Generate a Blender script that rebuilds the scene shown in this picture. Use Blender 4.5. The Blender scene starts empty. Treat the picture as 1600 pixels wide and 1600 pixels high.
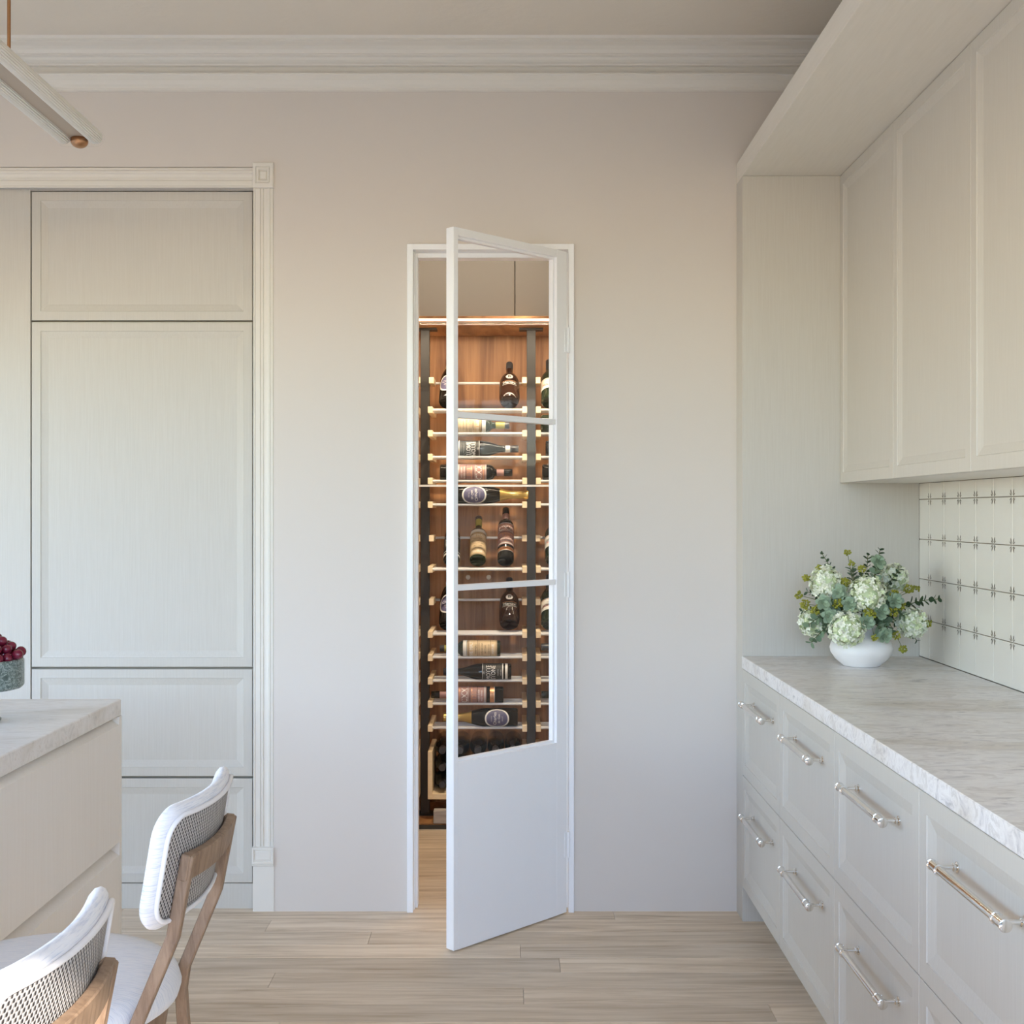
import bpy, bmesh, math, random
from mathutils import Vector, Matrix, Euler
random.seed(7)
PI = math.pi
sc = bpy.context.scene
COL = sc.collection

# ------------------------------------------------------------------ camera
cam_d = bpy.data.cameras.new('camera'); cam = bpy.data.objects.new('camera', cam_d); COL.objects.link(cam)
cam.location = (0, 0, 1.422); cam.rotation_euler = (PI/2, 0, 0)
cam_d.sensor_width = 36; cam_d.lens = 36*1900/1600; cam_d.clip_start = .05
sc.camera = cam
# ------------------------------------------------------------------ sky
W = bpy.data.worlds.new('sky'); sc.world = W; W.use_nodes = True
bg = W.node_tree.nodes['Background']
sky = W.node_tree.nodes.new('ShaderNodeTexSky'); sky.sky_type = 'NISHITA'; sky.sun_disc = False
sky.sun_elevation = math.radians(26.2); sky.sun_rotation = math.radians(153.4); sky.air_density = 1.0; sky.dust_density = .1
wb = W.node_tree.nodes.new('ShaderNodeMix'); wb.data_type = 'RGBA'; wb.blend_type = 'MULTIPLY'; wb.inputs['Factor'].default_value = 1
wb.inputs[7].default_value = (.83, .83, .91, 1)          # cool daylight white balance
W.node_tree.links.new(sky.outputs[0], wb.inputs[6]); W.node_tree.links.new(wb.outputs[2], bg.inputs[0]); bg.inputs[1].default_value = 1.12
# ------------------------------------------------------------------ sun
sd = bpy.data.lights.new('sun', 'SUN'); sd.energy = 7; sd.angle = math.radians(.6); sd.color = (1, .92, .82)
so = bpy.data.objects.new('sun', sd); COL.objects.link(so)
so.rotation_euler = Vector((-.50, 1, -.55)).to_track_quat('-Z', 'Y').to_euler(); so.location = (2, -6, 6)
# ------------------------------------------------------------------ window portal (guides sampling of the sky)
pd = bpy.data.lights.new('window_portal', 'AREA'); pd.shape = 'RECTANGLE'; pd.size = 3.96; pd.size_y = 2.62
pd.cycles.is_portal = True
po = bpy.data.objects.new('window_portal', pd); COL.objects.link(po)
po.location = (-.62, -1.62, 1.31); po.rotation_euler = (PI/2, 0, 0)
pd2 = bpy.data.lights.new('side_window_portal', 'AREA'); pd2.shape = 'RECTANGLE'; pd2.size = 4.9; pd2.size_y = 2.3
pd2.cycles.is_portal = True
po2 = bpy.data.objects.new('side_window_portal', pd2); COL.objects.link(po2)
po2.location = (-3.52, 1.55, 1.15); po2.rotation_euler = (PI/2, 0, -PI/2)
# ------------------------------------------------------------------ exposure
vs = sc.view_settings
vs.view_transform = 'Standard'; vs.look = 'None'; vs.gamma = 1; vs.use_curve_mapping = False
vs.exposure = 0.62
sc.cycles.use_denoising = True
sc.cycles.max_bounces = 9; sc.cycles.diffuse_bounces = 6; sc.cycles.glossy_bounces = 4; sc.cycles.transmission_bounces = 8; sc.cycles.transparent_max_bounces = 20
sc.cycles.sample_clamp_indirect = 6

# ================================================================== materials
def lin(r, g, b):
    f = lambda c: (c/255/12.92) if c/255 <= .04045 else ((c/255+.055)/1.055)**2.4
    return (f(r), f(g), f(b), 1)

def base_mat(name):
    m = bpy.data.materials.new(name); m.use_nodes = True
    nt = m.node_tree; return m, nt, nt.nodes['Principled BSDF']

def N(nt, t, **kw):
    n = nt.nodes.new(t)
    for k, v in kw.items(): setattr(n, k, v)
    return n

def coords(nt, scale=(1, 1, 1), kind='pos', rnd=0):
    """position in the room (or object space), scaled; optional random offset per object"""
    if kind == 'pos': src = N(nt, 'ShaderNodeNewGeometry').outputs['Position']
    else: src = N(nt, 'ShaderNodeTexCoord').outputs['Object']
    mp = N(nt, 'ShaderNodeMapping'); mp.inputs['Scale'].default_value = scale
    if rnd:
        oi = N(nt, 'ShaderNodeObjectInfo'); ml = N(nt, 'ShaderNodeVectorMath', operation='SCALE')
        cb = N(nt, 'ShaderNodeCombineXYZ')
        for i in range(3): nt.links.new(oi.outputs['Random'], cb.inputs[i])
        nt.links.new(cb.outputs[0], ml.inputs[0]); ml.inputs['Scale'].default_value = rnd
        ad = N(nt, 'ShaderNodeVectorMath', operation='ADD')
        nt.links.new(src, ad.inputs[0]); nt.links.new(ml.outputs[0], ad.inputs[1]); src = ad.outputs[0]
    nt.links.new(src, mp.inputs['Vector'])
    return mp.outputs[0]

def ramp(nt, fac, stops):
    r = N(nt, 'ShaderNodeValToRGB'); e = r.color_ramp.elements
    while len(e) < len(stops): e.new(.5)
    for el, (p, c) in zip(e, stops): el.position = p; el.color = c
    nt.links.new(fac, r.inputs[0]); return r.outputs[0]

def noise(nt, vec, scale, detail=3, rough=.5, dist=0):
    n = N(nt, 'ShaderNodeTexNoise'); n.inputs['Scale'].default_value = scale; n.inputs['Detail'].default_value = detail
    n.inputs['Roughness'].default_value = rough; n.inputs['Distortion'].default_value = dist
    nt.links.new(vec, n.inputs['Vector']); return n.outputs['Fac']

def bump(nt, p, h, strength=.2, dist=.002):
    b = N(nt, 'ShaderNodeBump'); b.inputs['Strength'].default_value = strength; b.inputs['Distance'].default_value = dist
    nt.links.new(h, b.inputs['Height']); nt.links.new(b.outputs[0], p.inputs['Normal'])

def paint(name, c, rough=.5, bscale=0, bstr=.1, metal=0, spec=.5):
    m, nt, p = base_mat(name)
    p.inputs['Base Color'].default_value = c; p.inputs['Roughness'].default_value = rough
    p.inputs['Metallic'].default_value = metal; p.inputs['Specular IOR Level'].default_value = spec
    if bscale: bump(nt, p, noise(nt, coords(nt), bscale, 4), bstr, .004)
    return m

def grain_paint(name, c1, c2, scale, rough=.45, bstr=.12):
    """painted timber, grain stretched along one axis"""
    m, nt, p = base_mat(name)
    v = coords(nt, scale); f = noise(nt, v, 1, 4, .6)
    nt.links.new(ramp(nt, f, [(.3, c1), (.7, c2)]), p.inputs['Base Color'])
    p.inputs['Roughness'].default_value = rough
    bump(nt, p, f, bstr, .001); return m

def wood(name, stops, scale, rough=.5, rnd=0, kind='pos', bstr=.1, big=(2, .5)):
    m, nt, p = base_mat(name)
    v = coords(nt, scale, kind, rnd)
    f = noise(nt, v, 1, 6, .62, .6)
    col = ramp(nt, f, stops)
    if rnd:
        oi = N(nt, 'ShaderNodeObjectInfo'); hs = N(nt, 'ShaderNodeHueSaturation')
        mr = N(nt, 'ShaderNodeMapRange'); mr.inputs['To Min'].default_value = .86; mr.inputs['To Max'].default_value = 1.10
        nt.links.new(oi.outputs['Random'], mr.inputs['Value']); nt.links.new(mr.outputs[0], hs.inputs['Value'])
        nt.links.new(col, hs.inputs['Color']); col = hs.outputs[0]
    nt.links.new(col, p.inputs['Base Color'])
    p.inputs['Roughness'].default_value = rough
    bump(nt, p, f, bstr, .001); return m

def thin_glass(name, tint=(1, 1, 1, 1), gloss=1.0):
    m = bpy.data.materials.new(name); m.use_nodes = True; nt = m.node_tree; nt.nodes.clear()
    out = N(nt, 'ShaderNodeOutputMaterial'); mix = N(nt, 'ShaderNodeMixShader')
    tr = N(nt, 'ShaderNodeBsdfTransparent'); tr.inputs[0].default_value = tint
    gl = N(nt, 'ShaderNodeBsdfGlossy'); gl.inputs['Roughness'].default_value = .02; gl.inputs[0].default_value = (gloss, gloss, gloss, 1)
    fr = N(nt, 'ShaderNodeFresnel'); fr.inputs[0].default_value = 1.45
    # thin pane: reflect at the outer face only (no false total reflection where the ray leaves the slab)
    gm_ = N(nt, 'ShaderNodeNewGeometry'); ft = N(nt, 'ShaderNodeMath', operation='SUBTRACT'); ft.inputs[0].default_value = 1
    mu = N(nt, 'ShaderNodeMath', operation='MULTIPLY')
    nt.links.new(gm_.outputs['Backfacing'], ft.inputs[1]); nt.links.new(ft.outputs[0], mu.inputs[0]); nt.links.new(fr.outputs[0], mu.inputs[1])
    nt.links.new(mu.outputs[0], mix.inputs[0]); nt.links.new(tr.outputs[0], mix.inputs[1]); nt.links.new(gl.outputs[0], mix.inputs[2])
    nt.links.new(mix.outputs[0], out.inputs[0]); return m

def stone(name, stops, scale, rough=.25, dist=1.2):
    m, nt, p = base_mat(name)
    v = coords(nt, scale); f = noise(nt, v, 1, 8, .62, dist)
    f2 = noise(nt, coords(nt, (scale[0]*.3, scale[1]*.3, scale[2]*.3)), 1, 3, .5, .5)
    c1 = ramp(nt, f, stops)
    c2 = ramp(nt, f2, [(.35, lin(255, 255, 255)), (.55, lin(248, 246, 243)), (.72, lin(222, 214, 200))])
    mx = N(nt, 'ShaderNodeMix', data_type='RGBA', blend_type='MULTIPLY'); mx.inputs['Factor'].default_value = .7
    nt.links.new(c1, mx.inputs[6]); nt.links.new(c2, mx.inputs[7])
    nt.links.new(mx.outputs[2], p.inputs['Base Color']); p.inputs['Roughness'].default_value = rough
    return m

def leafy(name, c, rough=.55, lo_=.72, hi_=1.22):
    """leaf or petal colour that varies from one leaf to the next"""
    m, nt, p = base_mat(name)
    g = N(nt, 'ShaderNodeNewGeometry'); hs = N(nt, 'ShaderNodeHueSaturation'); mr = N(nt, 'ShaderNodeMapRange')
    mr.inputs['To Min'].default_value = lo_; mr.inputs['To Max'].default_value = hi_
    nt.links.new(g.outputs['Random Per Island'], mr.inputs['Value']); nt.links.new(mr.outputs[0], hs.inputs['Value']); hs.inputs['Color'].default_value = c
    nt.links.new(hs.outputs[0], p.inputs['Base Color']); p.inputs['Roughness'].default_value = rough; return m

def emis(name, c, s):
    m, nt, p = base_mat(name)
    p.inputs['Base Color'].default_value = (0.9, .9, .9, 1)
    p.inputs['Emission Color'].default_value = c; p.inputs['Emission Strength'].default_value = s; return m

M = {}
M['wall'] = paint('wall_paint', lin(218, 210, 201), .75, 60, .05)
M['ceiling'] = paint('ceiling_plaster', lin(226, 218, 205), .85, 35, .35)
M['trim'] = paint('trim_paint', lin(229, 224, 214), .55)
M['doorwhite'] = paint('door_lacquer', lin(246, 246, 247), .38)
M['cab'] = grain_paint('cabinet_paint_upright_grain', lin(199, 193, 182), lin(205, 200, 190), (420, 420, 8), .45)
M['fascia'] = grain_paint('cabinet_paint_flat', lin(224, 218, 206), lin(229, 223, 212), (90, 6, 90), .5, .06)
M['island'] = grain_paint('island_paint', lin(232, 226, 218), lin(236, 231, 224), (120, 120, 4), .45, .06)
M['groove'] = paint('groove_paint', lin(200, 196, 186), .6)
M['dark_gap'] = paint('shadow_gap', lin(150, 142, 128), .8)
M['stone'] = stone('quartzite', [(.28, lin(184, 181, 181)), (.42, lin(226, 222, 221)), (.52, lin(240, 237, 235)), (.62, lin(214, 209, 206)), (.75, lin(244, 242, 240))], (9, 24, 24), .34)
M['stone_isl'] = stone('quartzite_island', [(.25, lin(205, 201, 197)), (.42, lin(226, 223, 219)), (.55, lin(234, 231, 228)), (.68, lin(216, 210, 204)), (.8, lin(240, 238, 235))], (9, 30, 30), .34)
M['plank'] = wood('oak_plank', [(.25, lin(172, 148, 121)), (.40, lin(202, 182, 156)), (.58, lin(222, 204, 180)), (.8, lin(234, 219, 198))], (2.2, 34, 34), .62, 13.7)
M['subfloor'] = paint('subfloor', lin(96, 78, 62), .9)
M['walnut'] = wood('walnut_panel', [(.22, lin(92, 58, 34)), (.42, lin(150, 102, 62)), (.58, lin(178, 128, 82)), (.8, lin(208, 162, 112))], (22, 22, 1.1), .45)
M['walnut_h'] = wood('walnut_board', [(.22, lin(112, 72, 42)), (.45, lin(165, 115, 72)), (.62, lin(196, 146, 96)), (.8, lin(218, 172, 120))], (12, 3, 12), .45)
M['black_metal'] = paint('black_metal', lin(52, 50, 48), .5)
M['maple'] = wood('pale_maple', [(.3, lin(238, 212, 170)), (.6, lin(248, 226, 190)), (.8, lin(252, 234, 204))], (20, 4, 40), .5)
m, nt, p = base_mat('acrylic'); p.inputs['Base Color'].default_value = (.96, .95, .93, 1); p.inputs['Roughness'].default_value = .08
p.inputs['Transmission Weight'].default_value = .35; p.inputs['IOR'].default_value = 1.45; M['acrylic'] = m
M['glass'] = thin_glass('clear_glass', gloss=.7)
M['glass_ar'] = thin_glass('low_reflection_glass', gloss=.2)
M['taupe'] = paint('taupe_lacquer', lin(184, 180, 170), .6)
M['led'] = emis('led_strip', (1, .86, .68, 1), 2.2)
M['rail'] = paint('pale_metal_rail', lin(205, 200, 192), .35, metal=.3)
M['chrome'] = paint('polished_nickel', lin(232, 228, 222), .07, metal=1)
M['brass'] = paint('brushed_bronze', lin(178, 134, 98), .3, metal=1)
M['tile'] = paint('glazed_tile', lin(222, 218, 208), .22)
M['motif'] = paint('tile_motif', lin(92, 80, 66), .4)
M['grout'] = paint('grout', lin(140, 128, 112), .9)
M['vase'] = paint('white_ceramic', lin(242, 238, 234), .5)
M['petal'] = leafy('hydrangea_petal', lin(240, 242, 220), .6, .86, 1.04)
M['petal2'] = leafy('hydrangea_petal_inner', lin(218, 228, 182), .6, .86, 1.04)
M['euc'] = leafy('eucalyptus_leaf', lin(114, 136, 106))
M['euc_pale'] = leafy('eucalyptus_leaf_pale', lin(152, 172, 142))
M['euc_dark'] = leafy('eucalyptus_leaf_dark', lin(64, 86, 56))
M['berry'] = leafy('yellow_green_bud', lin(150, 150, 50))
M['stem'] = paint('green_stem', lin(96, 104, 56), .6)
M['grape'] = paint('red_grape', lin(108, 26, 48), .22)
M['gstem'] = paint('grape_stem', lin(150, 130, 80), .6)
m, nt, p = base_mat('green_marble')
f1 = noise(nt, coords(nt), 42, 6, .7, 1.6)
nt.links.new(ramp(nt, f1, [(.30, lin(62, 78, 75)), (.46, lin(96, 112, 108)), (.50, lin(176, 188, 184)), (.54, lin(92, 108, 104)), (.7, lin(120, 136, 130))]), p.inputs['Base Color'])
p.inputs['Roughness'].default_value = .3; M['gmarble'] = m

def fabric(name, c1, c2, scale):
    m, nt, p = base_mat(name)
    f = noise(nt, coords(nt, scale), 1, 3, .7)
    nt.links.new(ramp(nt, f, [(.32, c1), (.52, c2)]), p.inputs['Base Color']); p.inputs['Roughness'].default_value = .9
    p.inputs['Sheen Weight'].default_value = .2
    bump(nt, p, f, .25, .002); return m
M['fab_seat'] = fabric('seat_linen', lin(196, 201, 212), lin(226, 226, 228), (24, 620, 24))
M['fab_back'] = fabric('back_linen', lin(196, 201, 213), lin(230, 230, 232), (22, 22, 520))
M['piping'] = paint('white_piping', lin(228, 227, 228), .8)
# woven cane, over-under pattern with staggered dark holes
m, nt, p = base_mat('woven_cane')
tc = N(nt, 'ShaderNodeTexCoord'); sp = N(nt, 'ShaderNodeSeparateXYZ'); nt.links.new(tc.outputs['UV'], sp.inputs[0])
def sine(sock, pitch):
    a_ = N(nt, 'ShaderNodeMath', operation='MULTIPLY'); a_.inputs[1].default_value = 2*PI/pitch; nt.links.new(sock, a_.inputs[0])
    b_ = N(nt, 'ShaderNodeMath', operation='SINE'); nt.links.new(a_.outputs[0], b_.inputs[0]); return b_.outputs[0]
pr_ = N(nt, 'ShaderNodeMath', operation='MULTIPLY'); nt.links.new(sine(sp.outputs[0], .0078), pr_.inputs[0]); nt.links.new(sine(sp.outputs[1], .0112), pr_.inputs[1])
nt.links.new(ramp(nt, pr_.outputs[0], [(.0, lin(186, 182, 179)), (.08, lin(164, 160, 158)), (.28, lin(116, 112, 111)), (.48, lin(44, 41, 42))]), p.inputs['Base Color'])
p.inputs['Roughness'].default_value = .6
iv = N(nt, 'ShaderNodeMath', operation='SUBTRACT'); iv.inputs[0].default_value = 1; nt.links.new(pr_.outputs[0], iv.inputs[1]); bump(nt, p, iv.outputs[0], .5, .002); M['cane'] = m
M['ash'] = wood('brown_stained_ash', [(.3, lin(118, 94, 74)), (.5, lin(142, 117, 95)), (.75, lin(162, 137, 113))], (90, 90, 14), .5)
M['lamp_tube'] = paint('fluted_frosted_acrylic', lin(226, 222, 216), .3)
M['lamp_channel'] = paint('taupe_channel', lin(176, 160, 142), .5)
M['terrace'] = paint('terrace_stone', lin(128, 122, 110), .9)
M['greybox'] = wood('whitewashed_board', [(.3, lin(160, 152, 148)), (.7, lin(196, 190, 186))], (4, 60, 60), .7)
for nme, c, r in [('bot_black', (24, 22, 20), .06), ('bot_green', (34, 42, 28), .06), ('bot_brown', (44, 26, 18), .08), ('lab_tan', (214, 188, 146), .6),
                  ('lab_white', (226, 222, 212), .6), ('lab_purple', (92, 88, 118), .5), ('lab_dark', (52, 50, 46), .6), ('lab_rose', (168, 128, 120), .55),
                  ('ink_brown', (70, 44, 24), .6), ('ink_white', (238, 234, 226), .6), ('ink_red', (190, 44, 34), .6), ('gold', (190, 160, 92), .3),
                  ('foil_dark', (58, 58, 62), .35), ('foil_yellow', (168, 160, 78), .4), ('copper', (214, 158, 116), .4), ('silver', (196, 192, 186), .4)]:
    M[nme] = paint(nme, lin(*c), r, metal=.6 if nme in ('gold', 'copper') else 0)

# ================================================================== helpers
def link_mesh(name, me, mat=None, parent=None):
    o = bpy.data.objects.new(name, me); COL.objects.link(o)
    if mat is not None and not me.materials: me.materials.append(M[mat] if isinstance(mat, str) else mat)
    if parent is not None: o.parent = parent
    return o

def tag(o, label=None, cat=None, group=None, kind=None):
    if label: o['label'] = label
    if cat: o['category'] = cat
    if group: o['group'] = group
    if kind: o['kind'] = kind
    return o

def empty(name, loc=(0, 0, 0), rz=0, parent=None):
    o = bpy.data.objects.new(name, None); COL.objects.link(o); o.location = loc; o.rotation_euler = (0, 0, rz)
    o.empty_display_size = .05
    if parent is not None: o.parent = parent
    return o

class MB:
    def __init__(s): s.v = []; s.f = []; s.mi = []
    def add(s, vs, fs, mi=0):
        b = len(s.v); s.v += [tuple(v) for v in vs]; s.f += [tuple(b+i for i in f) for f in fs]; s.mi += [mi]*len(fs); return s
    def box(s, x0, x1, y0, y1, z0, z1, mi=0):
        vs = [(x, y, z) for z in (z0, z1) for y in (y0, y1) for x in (x0, x1)]
        return s.add(vs, [(0, 2, 3, 1), (4, 5, 7, 6), (0, 1, 5, 4), (2, 6, 7, 3), (0, 4, 6, 2), (1, 3, 7, 5)], mi)
    def lathe(s, prof, seg=24, mat=None, mi=0, caps=True):
        """prof: (r, z) list; axis local z"""
        vs = []; fs = []; n = len(prof)
        for r, z in prof:
            for k in range(seg):
                a = 2*PI*k/seg; v = Vector((r*math.cos(a), r*math.sin(a), z)); vs.append(mat @ v if mat else v)
        for i in range(n-1):
            for k in range(seg):
                k2 = (k+1) % seg; fs.append((i*seg+k, i*seg+k2, (i+1)*seg+k2, (i+1)*seg+k))
        if caps:
            if prof[0][0] > 1e-6: fs.append(tuple(reversed(range(seg))))
            if prof[-1][0] > 1e-6: fs.append(tuple((n-1)*seg+k for k in range(seg)))
        return s.add(vs, fs, mi)
    def tube(s, pts, r, seg=10, mi=0):
        pts = [Vector(p) for p in pts]; rs = r if isinstance(r, (list, tuple)) else [r]*len(pts)
        vs = []; fs = []; up = None
        for i, p in enumerate(pts):
            t = (pts[min(i+1, len(pts)-1)]-pts[max(i-1, 0)]).normalized()
            if up is None:
                up = Vector((0, 0, 1)) if abs(t.z) < .9 else Vector((1, 0, 0))
            u = (up-t*up.dot(t)).normalized(); w = t.cross(u); up = u
            for k in range(seg):
                a = 2*PI*k/seg; vs.append(p+(u*math.cos(a)+w*math.sin(a))*rs[i])
        n = len(pts)
        for i in range(n-1):
            for k in range(seg):
                k2 = (k+1) % seg; fs.append((i*seg+k, i*seg+k2, (i+1)*seg+k2, (i+1)*seg+k))
        fs.append(tuple(reversed(range(seg)))); fs.append(tuple((n-1)*seg+k for k in range(seg)))
        return s.add(vs, fs, mi)
    def bar(s, pts, w, d, side=Vector((0, 1, 0)), mi=0):
        """rectangular bar along points; w across 'side', d across the other"""
        pts = [Vector(p) for p in pts]; vs = []; fs = []; n = len(pts)
        for i, p in enumerate(pts):
            t = (pts[min(i+1, n-1)]-pts[max(i-1, 0)]).normalized()
            u = (side-t*side.dot(t)).normalized(); q = t.cross(u)
            for a, b in ((-1, -1), (1, -1), (1, 1), (-1, 1)): vs.append(p+u*a*w/2+q*b*d/2)
        for i in range(n-1):
            for k in range(4):
                k2 = (k+1) % 4; fs.append((i*4+k, i*4+k2, (i+1)*4+k2, (i+1)*4+k))
        fs += [(3, 2, 1, 0), tuple((n-1)*4+k for k in range(4))]
        return s.add(vs, fs, mi)
    def prism(s, prof, axis, a, b, mi=0):
        """extrude a closed 2-D outline along an axis: axis 'x': prof=(y,z); 'y': prof=(x,z); 'z': prof=(x,y)"""
        def P(q, t): return {'x': (t, q[0], q[1]), 'y': (q[0], t, q[1]), 'z': (q[0], q[1], t)}[axis]
        n = len(prof); vs = [P(q, a) for q in prof]+[P(q, b) for q in prof]
        fs = [tuple(range(n)), tuple(reversed(range(n, 2*n)))]+[(i, n+i, n+(i+1) % n, (i+1) % n) for i in range(n)]
        return s.add(vs, fs, mi)
    def mesh(s, name, mats=None, smooth=False, bevel=0, seg=1, angle=35):
        me = bpy.data.meshes.new(name); me.from_pydata(s.v, [], s.f)
        if any(s.mi):
            me.polygons.foreach_set('material_index', s.mi)
        bm = bmesh.new(); bm.from_mesh(me)
        bmesh.ops.recalc_face_normals(bm, faces=bm.faces)
        if bevel:
            ed = [e for e in bm.edges if len(e.link_faces) == 2 and e.calc_face_angle(0) > math.radians(30)]
            bmesh.ops.bevel(bm, geom=ed, offset=bevel, segments=seg, affect='EDGES', profile=.5, clamp_overlap=True)
        bm.to_mesh(me); bm.free()
        for m_ in (mats or []): me.materials.append(M[m_])
        if smooth:
            me.polygons.foreach_set('use_smooth', [True]*len(me.polygons))
            try: me.set_sharp_from_angle(angle=math.radians(angle))
            except Exception: pass
        return me
    def build(s, name, mat, parent=None, smooth=False, bevel=0, seg=1, angle=35):
        mats = mat if isinstance(mat, (list, tuple)) else [mat]
        return link_mesh(name, s.mesh(name, mats, smooth, bevel, seg, angle), None, parent)

def panel_mesh(name, w, h, t=.02, fr=.03, bv=.025, rec=.008, mat='cab'):
    """cabinet front in local space: u=x (0..w), v=z (0..h), outward = -y, front at y=0. Flat frame, sloped bevel, sunk field."""
    c = .0015
    rings = [(0, t), (0, c), (c, 0), (fr, 0), (fr+.0015, .0025), (fr+bv, rec), ]
    vs = []; fs = []
    for ins, d in rings:
        vs += [(ins, d, ins), (w-ins, d, ins), (w-ins, d, h-ins), (ins, d, h-ins)]
    for i in range(len(rings)-1):
        for k in range(4):
            k2 = (k+1) % 4; fs.append((i*4+k, i*4+k2, (i+1)*4+k2, (i+1)*4+k))
    b = (len(rings)-1)*4
    fs.append((b, b+1, b+2, b+3)); fs.append((3, 2, 1, 0))
    mb = MB(); mb.add(vs, fs); return mb.mesh(name, [mat])

def place(o, loc, rz=0): o.location = loc; o.rotation_euler = (0, 0, rz); return o

_tc = {}
def text_verts(body, size):
    key = (body, size)
    if key in _tc: return _tc[key]
    cu = bpy.data.curves.new('lettering', 'FONT'); cu.body = body; cu.size = size; cu.align_x = 'CENTER'; cu.align_y = 'CENTER'; cu.resolution_u = 2
    o = bpy.data.objects.new('lettering', cu); COL.objects.link(o)
    dg = bpy.context.evaluated_depsgraph_get(); dg.update()
    me = bpy.data.meshes.new_from_object(o.evaluated_get(dg))
    r = ([tuple(v.co) for v in me.vertices], [tuple(p_.vertices) for p_ in me.polygons])
    bpy.data.objects.remove(o); bpy.data.curves.remove(cu); bpy.data.meshes.remove(me)
    _tc[key] = r; return r

# ================================================================== the room
YW = 4.33            # face of the far wall
CEIL = 3.073
mb = MB()
mb.box(-.848, -.356, YW, YW+.10, 0, CEIL); mb.box(-.356, .206, YW, YW+.10, 2.362, CEIL); mb.box(.206, 1.6, YW, YW+.10, 0, CEIL)
mb.box(-3.5, -.848, YW, YW+.10, 2.651, CEIL); mb.box(-3.5, -2.35, YW, YW+.10, 0, 2.651)
mb.box(-2.35, -.848, YW+.72, YW+.76, 0, 2.651); mb.box(-2.36, -2.35, YW+.10, YW+.76, 0, 2.651); mb.box(-.848, -.84, YW+.10, YW+.76, 0, 2.651); mb.box(-2.35, -.848, YW+.10, YW+.76, 2.651, 2.67)
tag(mb.build('wall_back', 'wall'), 'warm white painted wall around the open door', kind='structure')
mb = MB(); mb.box(-3.5, 1.6, -1.75, 6.1, CEIL, CEIL+.12)
tag(mb.build('ceiling', 'ceiling'), 'textured beige plaster ceiling', kind='structure')
mb = MB(); mb.box(-3.62, -3.5, -1.75, -.9, 0, CEIL); mb.box(-3.62, -3.5, 4.0, 4.6, 0, CEIL); mb.box(-3.62, -3.5, -.9, 4.0, 2.3, CEIL)
tag(mb.build('wall_left', 'wall'), kind='structure')
wall_r = tag(MB().box(1.42, 1.54, -1.75, 4.5, 0, CEIL).build('wall_right', 'grout'), 'right kitchen wall carrying the tiled splashback', kind='structure')
# plastered part of the right wall outside the splashback
MB().box(1.4185, 1.4205, -1.75, 4.33, 1.53, CEIL).build('plaster', 'wall', wall_r)
MB().box(1.4185, 1.4205, -1.75, 1.13, 0, 1.53).build('plaster', 'wall', wall_r)
mb = MB(); mb.box(-3.5, -2.6, -1.75, -1.6, 0, CEIL); mb.box(1.36, 1.42, -1.75, -1.6, 0, CEIL); mb.box(-2.6, 1.36, -1.75, -1.6, 2.62, CEIL)
tag(mb.build('wall_front', 'wall'), kind='structure')
mb = MB()
for x in (-2.6, -1.3, 0, 1.32): mb.box(x, x+.04, -1.72, -1.66, 0, 2.62)
mb.box(-2.6, 1.36, -1.72, -1.66, 2.58, 2.62)
tag(mb.build('window_1', 'doorwhite'), kind='structure')
mb = MB()
for y in (-.9, .7, 2.3, 3.96): mb.box(-3.6, -3.54, y, y+.04, 0, 2.3)
mb.box(-3.6, -3.54, -.9, 4.0, 2.26, 2.3)
tag(mb.build('window_2', 'doorwhite'), kind='structure')
tag(MB().box(-30, -3.63, -1.76, 14, -.12, -.04).build('trim_8', 'terrace'), 'pale stone terrace beyond the side window', kind='structure')
tag(MB().box(-14, 14, -7.3, -7.0, -.04, 2.1).build('wall_sky_block', 'terrace'), 'added unseen wall beyond the terrace, screening the low sky', kind='structure')  # unseen wall put in to cut the bright low sky
tag(MB().box(-20, 20, -30, -1.76, -.12, -.04).build('trim_9', 'terrace'), 'pale stone terrace outside the window', kind='structure')

# cornice profile from (pixel row in elevation, projection) worked out as height/projection pairs
prof = [(0, 2.918), (.012, 2.919), (.012, 2.927), (.016, 2.930), (.018, 2.938), (.026, 2.950), (.030, 2.966), (.034, 2.969), (.034, 2.974), (.006, 2.978),
        (.006, 3.004), (.016, 3.006), (.018, 3.012), (.024, 3.014), (.032, 3.020), (.036, 3.028), (.048, 3.031), (.048, 3.035), (.054, 3.036), (.062, 3.046), (.078, 3.054), (.098, 3.057),
        (.104, 3.058), (.104, 3.062), (.118, 3.0635), (.122, CEIL), (0, CEIL)]
mb = MB().prism([(YW-o, z) for o, z in prof], 'x', -3.5, 1.42)
tag(mb.build('trim_1', 'trim'), 'stepped plaster cornice along the top of the far wall', kind='structure')

# ---------- floor
floor = tag(MB().box(-3.6, 1.6, -1.75, 6.1, -.06, -.008).build('floor', 'subfloor'), 'light oak plank floor', kind='structure')
pm = MB().box(0, 1, 0, .1215, -.02, 0)
pm_me = bpy.data.meshes.new('plank')
c = .0011; g = .0005
pv = [(0, g, -.02), (1, g, -.02), (1, .1215-g, -.02), (0, .1215-g, -.02), (0, g, -c), (1, g, -c), (1, .1215-g, -c), (0, .1215-g, -c),
      (0, g+c, 0), (1, g+c, 0), (1, .1215-g-c, 0), (0, .1215-g-c, 0)]
pm_me.from_pydata(pv, [], [(3, 2, 1, 0), (0, 1, 5, 4), (2, 3, 7, 6), (1, 2, 6, 5), (3, 0, 4, 7), (4, 5, 9, 8), (6, 7, 11, 10), (8, 9, 10, 11), (5, 6, 10, 9), (7, 4, 8, 11)])
pm_me.materials.append(M['plank'])
joints = {0: [-.838], 1: [.36], -1: [-.475], -2: [.028], -3: [-1.6], -4: [-.73], -5: [.034], -6: [.74]}
rnd = random.Random(3)
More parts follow.
